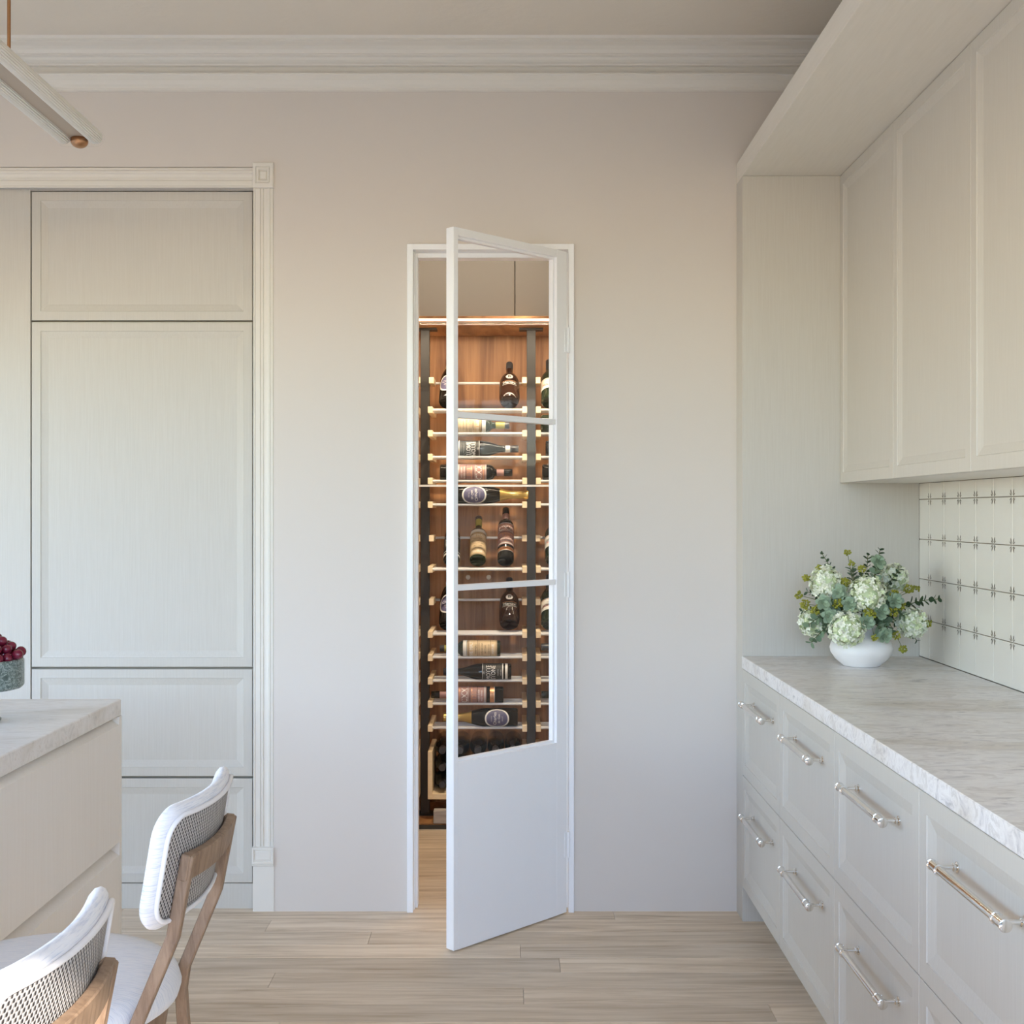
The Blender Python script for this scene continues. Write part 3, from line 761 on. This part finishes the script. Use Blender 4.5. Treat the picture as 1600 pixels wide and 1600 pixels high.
def leaf(mb, p, d, up, size, mi=0, asp=.78):
    d = d.normalized(); s = d.cross(up); s = s.normalized() if s.length > 1e-4 else Vector((1, 0, 0)); nn = s.cross(d)
    n = 8; ring = []
    for k in range(n):
        a = 2*PI*k/n; ring.append(p+d*size*(1-math.cos(a))+s*size*asp*math.sin(a)+nn*size*.16*abs(math.sin(a)))
    ctr = p+d*size*1.0-nn*size*.03
    mb.add([ctr]+ring, [(0, k+1, (k+1) % n+1) for k in range(n)], mi)
def leaf_obj(name, mb, mat, parent):
    me = bpy.data.meshes.new(name); me.from_pydata(mb.v, [], mb.f); me.materials.append(M[mat])
    me.polygons.foreach_set('use_smooth', [True]*len(me.polygons)); return link_mesh(name, me, None, parent)
def euc_branch(end, mat, nleaf, size, start=.35, where='', bend=Vector((0, 0, .03)), rose=False):
    t = tag(empty('eucalyptus_sprig', mouth), 'eucalyptus sprig with rounded '+('dark' if mat == 'euc_dark' else 'grey-green')+' leaves, '+where, 'foliage', 'eucalyptus sprigs in the vase')
    pa = stem_path(end); pts = []
    b, e = pa[1], end; ctrl = b.lerp(e, .5)+bend
    for k in range(13):
        q = k/12; pts.append(b*(1-q)**2+ctrl*2*q*(1-q)+e*q*q)
    MB().tube([pa[0]-mouth]+[p_-mouth for p_ in pts], [.0022]*9+[.0012]*5, 5).build('stem', 'stem', t, True)
    mb = MB()
    for k in range(nleaf):
        q = start+(1-start)*k/(nleaf-1); i = min(11, int(q*12)); fr_ = q*12-i; p_ = pts[i].lerp(pts[i+1], fr_); tg = (pts[i+1]-pts[i]).normalized()
        s = size*1.42*(1.15-.42*q)*rf.uniform(.85, 1.15)
        side = tg.cross(Vector((0, 1, 0))).normalized(); side = side*math.cos(k*1.9)+Vector((0, -1, 0))*math.sin(k*1.9)*.8
        for sg in (-1, 1):
            d = side*sg+tg*.55+Vector((0, -.15, 0)); leaf(mb, p_-mouth, d, tg+Vector((rf.uniform(-.4, .4), -.5, rf.uniform(-.4, .4))), s)
    if rose:
        ax = (e-mouth).normalized()*.45+Vector((rf.uniform(-.3, .3), -1, rf.uniform(-.1, .4))); ax.normalize(); e1 = ax.orthogonal().normalized(); e2 = ax.cross(e1)
        for ring_, cnt, tilt, sz in ((0, 6, .15, 1.12), (1, 5, .55, .88), (2, 4, 1.1, .62)):
            for k in range(cnt):
                a = 2*PI*k/cnt+ring_*.55+rf.uniform(-.12, .12); d = e1*math.cos(a)+e2*math.sin(a)+ax*tilt
                leaf(mb, e-mouth+ax*(.003+.006*ring_), d, ax+Vector((rf.uniform(-.15, .15), 0, rf.uniform(-.15, .15))), size*sz*rf.uniform(.9, 1.1))
    leaf_obj('leaves', mb, mat, t); return t
E = [(1285, 866, .02, 'euc_dark', 7, .0075, .40, 'tall and thin at the upper left'), (1375, 860, .03, 'euc_dark', 9, .0085, .35, 'tall, rising highest at the top'),
     (1356, 868, -.01, 'euc_dark', 7, .0075, .4, 'rising just left of the tallest one'), (1405, 890, .0, 'euc_dark', 6, .0075, .35, 'short, at the upper right'),
     (1465, 936, -.03, 'euc_dark', 9, .0095, .30, 'reaching far right across the tiles'), (1268, 1004, -.06, 'euc', 8, .0100, .3, 'drooping low on the left'),
     (1262, 925, .0, 'euc_dark', 6, .0070, .4, 'dark and thin on the left edge'), (1254, 955, -.01, 'euc_dark', 5, .0070, .4, 'on the far left, under the thin one'),
     (1432, 1000, -.02, 'euc_dark', 5, .0070, .4, 'dipping at the lower right'), (1396, 935, -.075, 'euc', 6, .0125, .25, 'right of the central hydrangea'),
     (1388, 985, -.09, 'euc', 6, .0125, .2, 'over the right shoulder of the vase'), (1300, 950, -.07, 'euc', 6, .0120, .25, 'between the left-hand hydrangeas'),
     (1265, 975, -.075, 'euc', 7, .0110, .25, 'broad, over the lower left hydrangea'), (1372, 885, -.02, 'euc_pale', 6, .0120, .3, 'pale, near the top centre'),
     (1412, 962, -.06, 'euc', 6, .0110, .25, 'in front of the right-hand hydrangea'), (1330, 890, .03, 'euc', 6, .0110, .3, 'behind, between the two upper hydrangeas'),
     (1345, 900, .08, 'euc', 7, .0125, .2, 'deep at the back of the bouquet'), (1300, 985, .04, 'euc', 6, .0120, .2, 'deep behind the lower left')]
for px, py, dy, mat, nl, sz, st, where in E:
    euc_branch(vp(px, py, dy), mat, nl+3, sz, st*.75, where, Vector((0, -.01, .035 if py < 960 else .06)))
for px, py, dy, where in [(1287, 942, -.09, 'left of centre'), (1328, 944, -.10, 'between the central and left hydrangeas'), (1376, 955, -.105, 'right of the front hydrangea'), (1354, 972, -.115, 'above the vase rim'),
                          (1382, 992, -.10, 'low right above the vase'), (1312, 926, -.085, 'next to the upper left hydrangea'), (1398, 938, -.085, 'beside the central hydrangea'), (1296, 962, -.09, 'above the lower left hydrangea'), (1371, 878, -.03, 'at the top')]:
    euc_branch(vp(px, py, dy), 'euc_pale', 4, .0125, .62, 'ending in a rosette '+where, Vector((0, -.01, .03)), True)
bud = MB().lathe([(0, -.0034), (.0028, -.0018), (.0034, .0004), (.0022, .0028), (0, .0036)], 6)
B = [(1324, 863, .0, 1, 'on a long bare stalk at the top'), (1331, 880, -.01, 1, 'below the stalked one at the top'), (1280, 887, -.03, 1, 'above the upper left hydrangea'), (1260, 903, -.03, 2, 'on the left edge'),
     (1248, 930, -.03, 2, 'on the far left'), (1258, 944, -.06, 3, 'left of the upper left hydrangea'), (1274, 953, -.075, 3, 'above the lower left hydrangea'), (1309, 943, -.095, 3, 'between the left and central hydrangeas'),
     (1321, 909, -.07, 3, 'between the two upper hydrangeas'), (1346, 889, -.05, 2, 'above the central hydrangea'), (1357, 957, -.125, 3, 'right of the front hydrangea'), (1363, 962, -.12, 2, 'low in front right of centre'),
     (1398, 928, -.08, 2, 'right of the central hydrangea'), (1396, 957, -.095, 3, 'over the right shoulder'), (1420, 920, -.02, 3, 'upper right'), (1433, 919, -.01, 1, 'at the right tip'), (1409, 947, -.07, 2, 'middle right'),
     (1450, 974, -.03, 2, 'stretching right against the tiles'), (1400, 993, -.09, 2, 'low right'), (1411, 1014, -.07, 2, 'hanging lowest on the right'), (1366, 997, -.125, 1, 'hanging in front of the vase')]
for px, py, dy, dens, where in B:
    e = vp(px, py, dy); t = tag(empty('bud_sprig', mouth), 'yellow-green bud sprig, '+where, 'foliage', 'bud sprigs in the vase')
    pa = stem_path(e); MB().tube([p_-mouth for p_ in (pa[0], pa[1], pa[1].lerp(e, .55)+Vector((0, 0, .02 if py < 980 else .05)), e)], [.0018, .0018, .0014, .0008], 5).build('stem', 'stem', t, True)
    mb = MB(); rad = .008+.0028*dens
    for k in range(10+10*dens):
        d = Vector((rf.gauss(0, 1), rf.gauss(0, 1), rf.gauss(0, 1))).normalized()*rad*rf.uniform(.55, 1)
        R = Matrix.Translation(e-mouth+d) @ Vector((0, 0, 1)).rotation_difference(d).to_matrix().to_4x4()
        mb.add([R @ Vector(v) for v in bud.v], bud.f)
    me = bpy.data.meshes.new('buds'); me.from_pydata(mb.v, [], mb.f); me.materials.append(M['berry']); link_mesh('buds', me, None, t)

# ================================================================== wine room beyond the door
tag(MB().box(-.838, -.78, YW+.10, 5.90, 0, CEIL).build('wall_wine_left', 'wall'), kind='structure')
tag(MB().box(1.25, 1.36, YW+.10, 5.90, 0, CEIL).build('wall_wine_right', 'wall'), kind='structure')
tag(MB().box(-.838, 1.36, 5.90, 6.0, 0, CEIL).build('wall_wine_back', 'wall'), kind='structure')
YR = 5.44
up = tag(empty('upper_cabinet', (0, YR, 2.29)), 'plain taupe cupboard fronts above the lit wine rack', 'cabinet')
MB().box(-.775, 1.2, .02, .45, .002, CEIL-2.29).build('body', 'dark_gap', up)
MB().box(-.775, .0115, 0, .0195, .004, CEIL-2.292).build('door', 'taupe', up, bevel=.003)
MB().box(.0145, 1.2, 0, .0195, .004, CEIL-2.292).build('door', 'taupe', up, bevel=.003)

rack = tag(empty('wine_rack', (0, YR, 0)), 'lit walnut wine rack with black posts and clear rods behind the door', 'wine rack')
MB().box(-.775, 1.2, 0, .44, 2.269, 2.291).build('top_board', 'walnut_h', rack)
MB().box(-.775, 1.2, .415, .435, .40, 2.269).build('back_panel', 'walnut', rack)
MB().box(-.775, 1.2, .415, .435, .025, .398).build('back_panel', 'walnut', rack)
MB().box(-.775, 1.2, .012, .44, .0005, .025).build('base_board', 'walnut_h', rack)
MB().box(-.775, 1.2, -.004, .011, .0005, .020).build('base_rail', 'black_metal', rack)
MB().box(-.775, 1.2, -.006, -.0045, .0005, .004).build('base_trim', 'rail', rack)
MB().box(-.775, 1.2, -.095, -.0005, 2.2745, 2.2835).build('light_valance', 'walnut_h', rack)
MB().box(-.775, 1.2, -.078, -.030, 2.2725, 2.2743).build('led_strip', 'led', rack)
MB().box(-.775, 1.2, -.006, -.001, 2.2685, 2.2715).build('top_rail', 'black_metal', rack)
MB().box(-.775, 1.2, -.012, -.004, 1.5345, 1.5435).build('front_rail', 'rail', rack)
for a, b in ((-.775, -.158), (-.156, 1.2)): MB().box(a, b, -.003, .001, 1.544, 2.265).build('glass_panel', 'glass_ar', rack); MB().box(a, b, -.003, .001, .021, 1.534).build('glass_panel', 'glass_ar', rack)
posts = (-.4015, .0885, .5785)
for x in posts:
    p_ = MB().box(x-.0205, x+.0205, .170, .205, .032, 2.262).build('post', 'black_metal', rack, bevel=.001)
    MB().box(x-.055, x+.055, .150, .225, 2.2615, 2.2685).build('mounting_plate', 'black_metal', p_)
    MB().box(x-.055, x+.055, .150, .225, .0255, .0325).build('mounting_plate', 'black_metal', p_)
rowsZ = [1.885, 1.778, 1.671, 1.5624, 1.455, 1.1615, .8668, .762, .656, .5507, .4422]
backZ = [2.027, 1.301, 1.009]
brm = MB().box(0, .0215, 0, .29, -.0145, .0145).mesh('bracket', ['maple'], bevel=.001)
brb = MB().box(0, .0215, 0, .15, -.0145, .0145).mesh('bracket', ['maple'], bevel=.001)
rodm = MB().lathe([(.0062, 0), (.0062, .4055)], 10, Matrix.Rotation(PI/2, 4, 'Y')).mesh('rod', ['acrylic'], True, angle=60)
def bay(xl, xr, rods=True):
    for z in rowsZ:
        for x in (xl, xr-.0215):
            o = link_mesh('bracket', brm, None, rack); o.location = (x, .06, z)
        if rods:
            for y in (.082, .122, .162, .202):
                o = link_mesh('rod', rodm, None, rack); o.location = (xl+.0217, y, z); o.scale = ((xr-xl-.0434)/.4055, 1, 1)
    for z in backZ:
        for x in (xl, xr-.0215):
            o = link_mesh('bracket', brb, None, rack); o.location = (x, .14, z)
        o = link_mesh('rod', rodm, None, rack); o.location = (xl+.0217, .278, z); o.scale = ((xr-xl-.0434)/.4055, 1, 1)
bay(-.381, .068); bay(.109, .558); bay(-.770, -.422, False)
for x0, x1 in ((-.381, .068), (.109, .558), (-.770, -.422)):
    bn = empty('bin', (0, 0, 0), 0, rack)
    for a, b, y0, y1, z0, z1 in ((x0, x0+.0205, .06, .37, .122, .338), (x1-.0205, x1, .06, .37, .122, .338), (x0+.0206, x1-.0206, .06, .37, .122, .146)):
        MB().box(a, b, y0, y1, z0, z1).build('board', 'maple', bn, bevel=.001)
for x in (-.211, -.112):
    MB().lathe([(0, 0), (.0085, 0), (.0115, .004), (.0115, .012), (.0095, .016), (0, .018)], 18, Matrix.Translation((x, .4148, 1.108)) @ Matrix.Rotation(PI/2, 4, 'X')).build('peg', 'lab_white', rack, True)
tag(MB().box(-.352, -.12, 5.448, 5.50, .0255, .082).build('storage_box', 'greybox', bevel=.0015), 'small pale grey boarded box on the base of the wine rack', 'box')
# wine room light: rack strip, plus two unseen ceiling lamps added to brighten it
ld = bpy.data.lights.new('rack_strip_light', 'AREA'); ld.shape = 'RECTANGLE'; ld.size = 1.9; ld.size_y = .03; ld.energy = 13; ld.color = (1, .82, .60)
lo = bpy.data.objects.new('rack_strip_light', ld); COL.objects.link(lo); lo.location = (.21, YR-.055, 2.2715); lo.rotation_euler = (math.radians(10), 0, 0)
dl = tag(empty('added_ceiling_fill', (-.12, 4.62, CEIL)), 'added out-of-view ceiling light brightening the wine room cupboards', 'ceiling light')  # added lamp, out of view, lifting the cupboard fronts and rack
MB().lathe([(.09, -.012), (.09, -.0005), (.076, -.0005), (.076, -.012)], 28, caps=False).build('ring', 'doorwhite', dl, True)
MB().lathe([(0, -.004), (.075, -.004), (.075, -.001), (0, -.001)], 24).build('lens', 'led', dl)
ld = bpy.data.lights.new('added_ceiling_fill_light', 'AREA'); ld.shape = 'DISK'; ld.size = .14; ld.energy = 4; ld.color = (1, .90, .76)
lo = bpy.data.objects.new('added_ceiling_fill_light', ld); COL.objects.link(lo); lo.location = (-.12, 4.62, CEIL-.014); lo.rotation_euler = (math.radians(12), 0, 0)
ds = tag(empty('added_rack_fill', (-.02, 4.62, CEIL)), 'added out-of-view downlight aimed to brighten the wine rack', 'ceiling light')  # invented lamp giving the rack brackets light from the front
ds.location = (.12, 4.62, CEIL)
MB().lathe([(.035, -.010), (.035, -.0005), (.026, -.0005), (.026, -.010)], 24, caps=False).build('ring', 'doorwhite', ds, True)
MB().lathe([(0, -.003), (.025, -.003), (.025, -.001), (0, -.001)], 20).build('lens', 'led', ds)
ld = bpy.data.lights.new('added_rack_beam', 'SPOT'); ld.energy = 125; ld.spot_size = math.radians(33); ld.spot_blend = .4; ld.shadow_soft_size = .03; ld.color = (1, .85, .64)
lo = bpy.data.objects.new('added_rack_beam', ld); COL.objects.link(lo); lo.location = (.12, 4.62, CEIL-.05); lo.rotation_euler = Vector((-.20, .88, -1.52)).to_track_quat('-Z', 'Y').to_euler()

# ------------------------------------------------------------------ bottles
def wrap(body, size, r, z, stretch=1.0):
    vs, fs = text_verts(body, size)
    return [((r)*math.sin(x*stretch/r), -(r)*math.cos(x*stretch/r), z+y) for x, y, _ in vs], fs
def arc_patch(r, z0, z1, half, thick=.0006, n=18, shape='rect'):
    mb = MB(); vs = []; fs = []
    full = half >= PI-.01
    for i in range(n+1):
        a = -half+2*half*i/n
        if shape == 'oval':
            q = math.sqrt(max(0, 1-(a/half)**2)); zm = (z0+z1)/2; lo_, hi_ = zm-(zm-z0)*q, zm+(z1-zm)*q
        else: lo_, hi_ = z0, z1
        for rr in (r, r+thick):
            for zz in (lo_, hi_): vs.append((rr*math.sin(a), -rr*math.cos(a), zz))
    for i in range(n):
        a, b = i*4, (i+1)*4
        fs += [(a+2, b+2, b+3, a+3), (a, a+1, b+1, b), (a, b, b+2, a+2), (a+1, a+3, b+3, b+1)]
    return mb.add(vs, fs)
def bottle_parts(kind):
    """list of (part, mesh, [(sub, mesh)...])"""
    P = []; S = 28
    def body(prof, mat): P.append(('body', MB().lathe(prof, S).mesh('body', [mat], True, angle=40), []))
    def lab(r, z0, z1, half, mat, texts=(), shape='rect', name='label', bands=()):
        subs = []
        for t_, size, z, ink, st in texts:
            v, f = wrap(t_, size, r+.0009, z, st); me = MB().add(v, f); m_ = bpy.data.meshes.new('lettering'); m_.from_pydata(me.v, [], me.f); m_.materials.append(M[ink]); subs.append(('lettering', m_))
        for b0, b1, ink in bands: subs.append(('band', arc_patch(r+.0005, b0, b1, half, .0004).mesh('band', [ink], True)))
        P.append((name, arc_patch(r, z0, z1, half, shape=shape, n=24).mesh(name, [mat], True, angle=50), subs))
    def cap(prof, mat, name='cap'): P.append((name, MB().lathe(prof, 20).mesh(name, [mat], True, angle=40), []))
    if kind == 'malt':
        r = .037
        body([(0, .004), (.026, .003), (.033, .001), (r, .006), (r, .168), (.035, .178), (.026, .190), (.0165, .197), (.0145, .203), (.0145, .262), (0, .262)], 'bot_green')
        lab(r, .016, .150, 2.2, 'lab_tan', [('THE MALT', .021, .132, 'ink_white', .85), ('FARMERS', .012, .112, 'ink_brown', .95), ('SINGLE CASK RESERVE', .0065, .097, 'ink_brown', 1), ('DISTILLED AND', .0085, .083, 'ink_brown', 1), ('BOTTLED', .009, .069, 'ink_brown', 1), ('AGED IN OAK', .0075, .053, 'ink_brown', 1), ('WINE', .014, .034, 'ink_white', 1.4)],
            bands=[(.143, .1455, 'ink_brown'), (.019, .021, 'ink_brown'), (.103, .1045, 'ink_brown'), (.045, .0462, 'ink_brown')])
        lab(r, .153, .170, 2.2, 'lab_white', name='collar_label')
        cap([(.0152, .215), (.0156, .216), (.0156, .254), (.0152, .256)], 'foil_yellow', 'neck_label'); cap([(.0158, .256), (.0158, .275), (.0145, .277), (0, .277)], 'foil_dark')
    elif kind == 'stone':
        r = .037
        body([(0, .004), (.026, .003), (.033, .001), (r, .006), (r, .145), (.0355, .160), (.031, .180), (.024, .200), (.0175, .220), (.0150, .236), (.0145, .250), (.0145, .300), (0, .300)], 'bot_black')
        lab(r, .036, .134, 1.7, 'lab_dark', [('STONE', .028, .082, 'ink_white', .80), ('MOTTE', .028, .104, 'ink_white', .80), ('reserve', .010, .062, 'silver', 1), ('old vine', .009, .049, 'silver', 1), ('*', .03, .121, 'silver', 1)], bands=[(.038, .042, 'ink_white'), (.130, .1325, 'silver')])
        lab(r, .018, .029, 1.7, 'lab_white', name='base_label')
        cap([(.0152, .250), (.0155, .251), (.0155, .270), (.0152, .271)], 'lab_white', 'neck_label'); cap([(.0156, .272), (.0160, .273), (.0160, .308), (.0148, .310), (0, .310)], 'foil_dark')
    elif kind == 'cxx':
        r = .0375
        body([(0, .004), (.026, .003), (.034, .001), (r, .006), (r, .215), (.0365, .226), (.033, .236), (.026, .244), (.018, .249), (.0155, .254), (.0150, .315), (0, .315)], 'bot_black')
        lab(r, .078, .212, 1.9, 'lab_rose', [('CXX', .038, .176, 'ink_white', .95), ('TEMPRANILLO', .010, .153, 'ink_brown', 1), ('120', .026, .132, 'copper', 1), ('AGED CASK', .0110, .112, 'ink_white', 1), ('RED WINE', .0110, .099, 'ink_white', 1)],
            bands=[(.208, .2105, 'silver'), (.160, .1625, 'silver'), (.118, .1205, 'ink_brown'), (.082, .088, 'silver'), (.198, .201, 'copper'), (.143, .146, 'copper')])
        lab(r, .040, .062, 1.5, 'copper', [('CXX', .012, .051, 'ink_brown', 1)], name='base_label', bands=[(.040, .043, 'silver')])
        cap([(.0158, .258), (.0162, .259), (.0162, .290), (.0158, .291)], 'lab_rose', 'neck_label'); cap([(.0164, .292), (.0168, .293), (.0168, .327), (.0155, .330), (0, .330)], 'bot_black')
    elif kind == 'champagne':
        r = .0425
        body([(0, .008), (.030, .004), (.038, .001), (r, .008), (r, .140), (.0415, .160), (.036, .188), (.028, .215), (.0205, .240), (.0165, .262), (.016, .320), (0, .320)], 'bot_black')
        lab(r, .040, .150, 1.15, 'lab_white', shape='oval', name='label_border')
        lab(r+.0009, .047, .143, .98, 'lab_purple', [('Charles', .020, .104, 'ink_white', 1), ('de Gau', .015, .086, 'ink_white', 1), ('BRUT', .010, .070, 'silver', 1), ('MILLESIME', .006, .120, 'silver', 1)], shape='oval')
        cap([(.0300, .211), (.0215, .240), (.0178, .262), (.0176, .318), (.0205, .322), (.0200, .338), (.015, .342), (0, .342)], 'gold', 'foil')
    elif kind == 'squat':
        r = .0475
        body([(0, .006), (.030, .004), (.040, .001), (r-.003, .010), (r, .030), (r+.0005, .100), (.046, .130), (.041, .152), (.032, .172), (.022, .186), (.0165, .196), (.0155, .260), (0, .260)], 'bot_brown')
        lab(r+.0002, .074, .098, .75, 'lab_dark', [('Martini', .021, .086, 'ink_white', 1)], bands=[(.096, .099, 'copper'), (.073, .0745, 'silver')])
        # shoulder medallion follows the shoulder radius
        subs = []
        v, f = text_verts('B', .026); ms = bpy.data.meshes.new('lettering')
        def sh(x, y, e):
            z = .126+y*.95; rr = .0466-(z-.126)*.12; return ((rr+e)*math.sin(x/rr), -(rr+e)*math.cos(x/rr), z)
        ms.from_pydata([sh(x, y, .0024) for x, y, _ in v], [], f); ms.materials.append(M['bot_black'])
        n = 24; dv = [sh(0, 0, .0018)]+[sh(.0165*math.cos(2*PI*k/n), .0165*math.sin(2*PI*k/n), .0016) for k in range(n)]+[sh(.0165*math.cos(2*PI*k/n), .0165*math.sin(2*PI*k/n), -.004) for k in range(n)]
        df = [(0, 1+k, 1+(k+1) % n) for k in range(n)]+[(1+k, 1+n+k, 1+n+(k+1) % n, 1+(k+1) % n) for k in range(n)]
        md = MB().add(dv, df).mesh('medallion', ['silver']); P.append(('medallion', md, [('lettering', ms)]))
        cap([(.0162, .225), (.0168, .226), (.0168, .268), (.0155, .271), (0, .271)], 'foil_dark')
    elif kind == 'martin':
        r = .0425
        body([(0, .008), (.028, .005), (.036, .001), (r, .008), (r, .150), (.041, .165), (.034, .185), (.024, .202), (.0170, .215), (.0155, .230), (.0150, .285), (0, .285)], 'bot_green')
        lab(r, .062, .128, 1.6, 'lab_tan' if False else 'lab_white', [('MARTIN', .021, .084, 'ink_red', 1.0), ('RED WINE', .007, .104, 'ink_brown', 1)], bands=[(.122, .1245, 'copper')])
        cap([(.0160, .225), (.0166, .226), (.0162, .292), (.0150, .295), (0, .295)], 'foil_dark')
    elif kind == 'plain':
        r = .0385
        body([(0, .008), (.028, .005), (.034, .001), (r, .008), (r, .180), (.037, .195), (.030, .212), (.021, .226), (.0155, .238), (.0145, .285), (0, .285)], 'bot_black')
        cap([(.0150, .238), (.0156, .239), (.0156, .292), (.0145, .295), (0, .295)], 'foil_dark')
    return P
_bp = {}
RAD = dict(malt=.037, stone=.037, cxx=.0375, champagne=.0425, squat=.0475, martin=.0425, plain=.0385)
def bottle(kind, mat, label, group):
    if kind not in _bp: _bp[kind] = bottle_parts(kind)
    root = empty({'champagne': 'champagne_bottle', 'malt': 'malt_bottle'}.get(kind, 'wine_bottle'))
    root.matrix_world = mat
    for pn, me, subs in _bp[kind]:
        o = link_mesh(pn, me, None, root)
        for sn, sm in subs: link_mesh(sn, sm, None, o)
    return tag(root, label, 'bottle', group)
KD = dict(malt='bottle with a tan printed label', stone='dark bottle with slanting white lettering', cxx='dark bottle with a rosy label lettered CXX', champagne='champagne bottle with oval purple label and gold foil',
          squat='squat brown bottle with a round B medallion', martin='green bottle with a cream label in red lettering', plain='unlabelled black bottle')
def lie(kind, x_base, row, neck, label, group='bottles lying on the rods'):
    r = RAD[kind]; y = YR+.102; z = rowsZ[row]+math.sqrt((r+.0064)**2-.02**2)
    if neck == 'R': R = Matrix(((0, 0, 1), (0, 1, 0), (1, 0, 0)))
    else: R = Matrix(((0, 0, -1), (0, 1, 0), (1, 0, 0)))
    bottle(kind, Matrix.Translation((x_base, y, z)) @ R.to_4x4(), label, group)
TH = math.radians(43)
def lean(kind, x, row, label, group='bottles leaning in the display rows'):
    r = RAD[kind]
    # lowest point of the tilted base rests between the two middle rods
    yb = YR+.162; zb = rowsZ[row]+.0066
    c_ = Vector((x, yb-r*math.cos(TH), zb+r*math.sin(TH)))
    bottle(kind, Matrix.Translation(c_) @ Matrix.Rotation(-TH, 4, 'X'), label, group)
lie('malt', -.289, 1, 'R', 'tan-labelled bottle lying neck right in the upper rows'); lie('stone', -.280, 2, 'R', 'dark bottle with slanting white lettering lying neck right in the upper rows')
lie('cxx', -.328, 3, 'R', 'bottle lettered CXX lying neck right in the upper rows'); lie('champagne', -.266, 4, 'R', 'champagne bottle lying with gold neck right in the upper rows')
lie('malt', -.052, 7, 'L', 'tan-labelled bottle lying neck left in the lower rows'); lie('stone', -.002, 8, 'L', 'dark bottle with slanting white lettering lying neck left in the lower rows')
lie('cxx', -.038, 9, 'L', 'bottle lettered CXX lying neck left in the lower rows'); lie('champagne', .027, 10, 'L', 'champagne bottle lying with gold neck left in the lower rows')
lean('champagne', -.293, 0, 'champagne bottle leaning in the top display row behind the door edge'); lean('squat', -.012, 0, 'squat brown bottle with a B medallion in the top display row'); lean('martin', .176, 0, 'green bottle with red lettering right of the black post in the top display row')
lean('stone', -.278, 5, 'dark bottle leaning behind the door edge in the middle display row'); lean('malt', -.157, 5, 'tan-labelled bottle leaning upright in the middle display row'); lean('cxx', -.029, 5, 'bottle lettered CXX leaning upright in the middle display row'); lean('martin', .194, 5, 'green bottle right of the black post in the middle display row')
lean('champagne', -.293, 6, 'champagne bottle leaning behind the door edge in the lowest display row'); lean('squat', -.012, 6, 'squat brown bottle with a B medallion in the lowest display row'); lean('martin', .176, 6, 'green bottle with red lettering right of the black post in the lowest display row')
lie('martin', .1305, 1, 'R', 'green bottle lying right of the black post below the top display row'); lie('stone', .152, 2, 'R', 'dark bottle lying right of the black post, third row down'); lie('cxx', .137, 3, 'R', 'dark bottle lying right of the black post, fourth row down')
lie('martin', .428, 7, 'L', 'bottle lying neck left, right of the black post, first below the lowest display row'); lie('stone', .478, 8, 'L', 'bottle lying neck left, right of the black post, second below the lowest display row'); lie('cxx', .463, 9, 'L', 'bottle lying neck left, right of the black post, third below the lowest display row')
for j in range(3):
    for i in range(5):
        x = -.3165+.0805*i; z = .146+.0387+.0775*j
        c_ = Vector((x, YR+.365, z))
        bottle('plain', Matrix.Translation(c_) @ Matrix.Rotation(PI/2, 4, 'X'), 'black bottle in the wooden bin, '+('bottom', 'middle', 'top')[j]+' layer, '+('leftmost', 'second from left', 'middle one', 'second from right', 'rightmost')[i], 'bottles in the wooden bin')
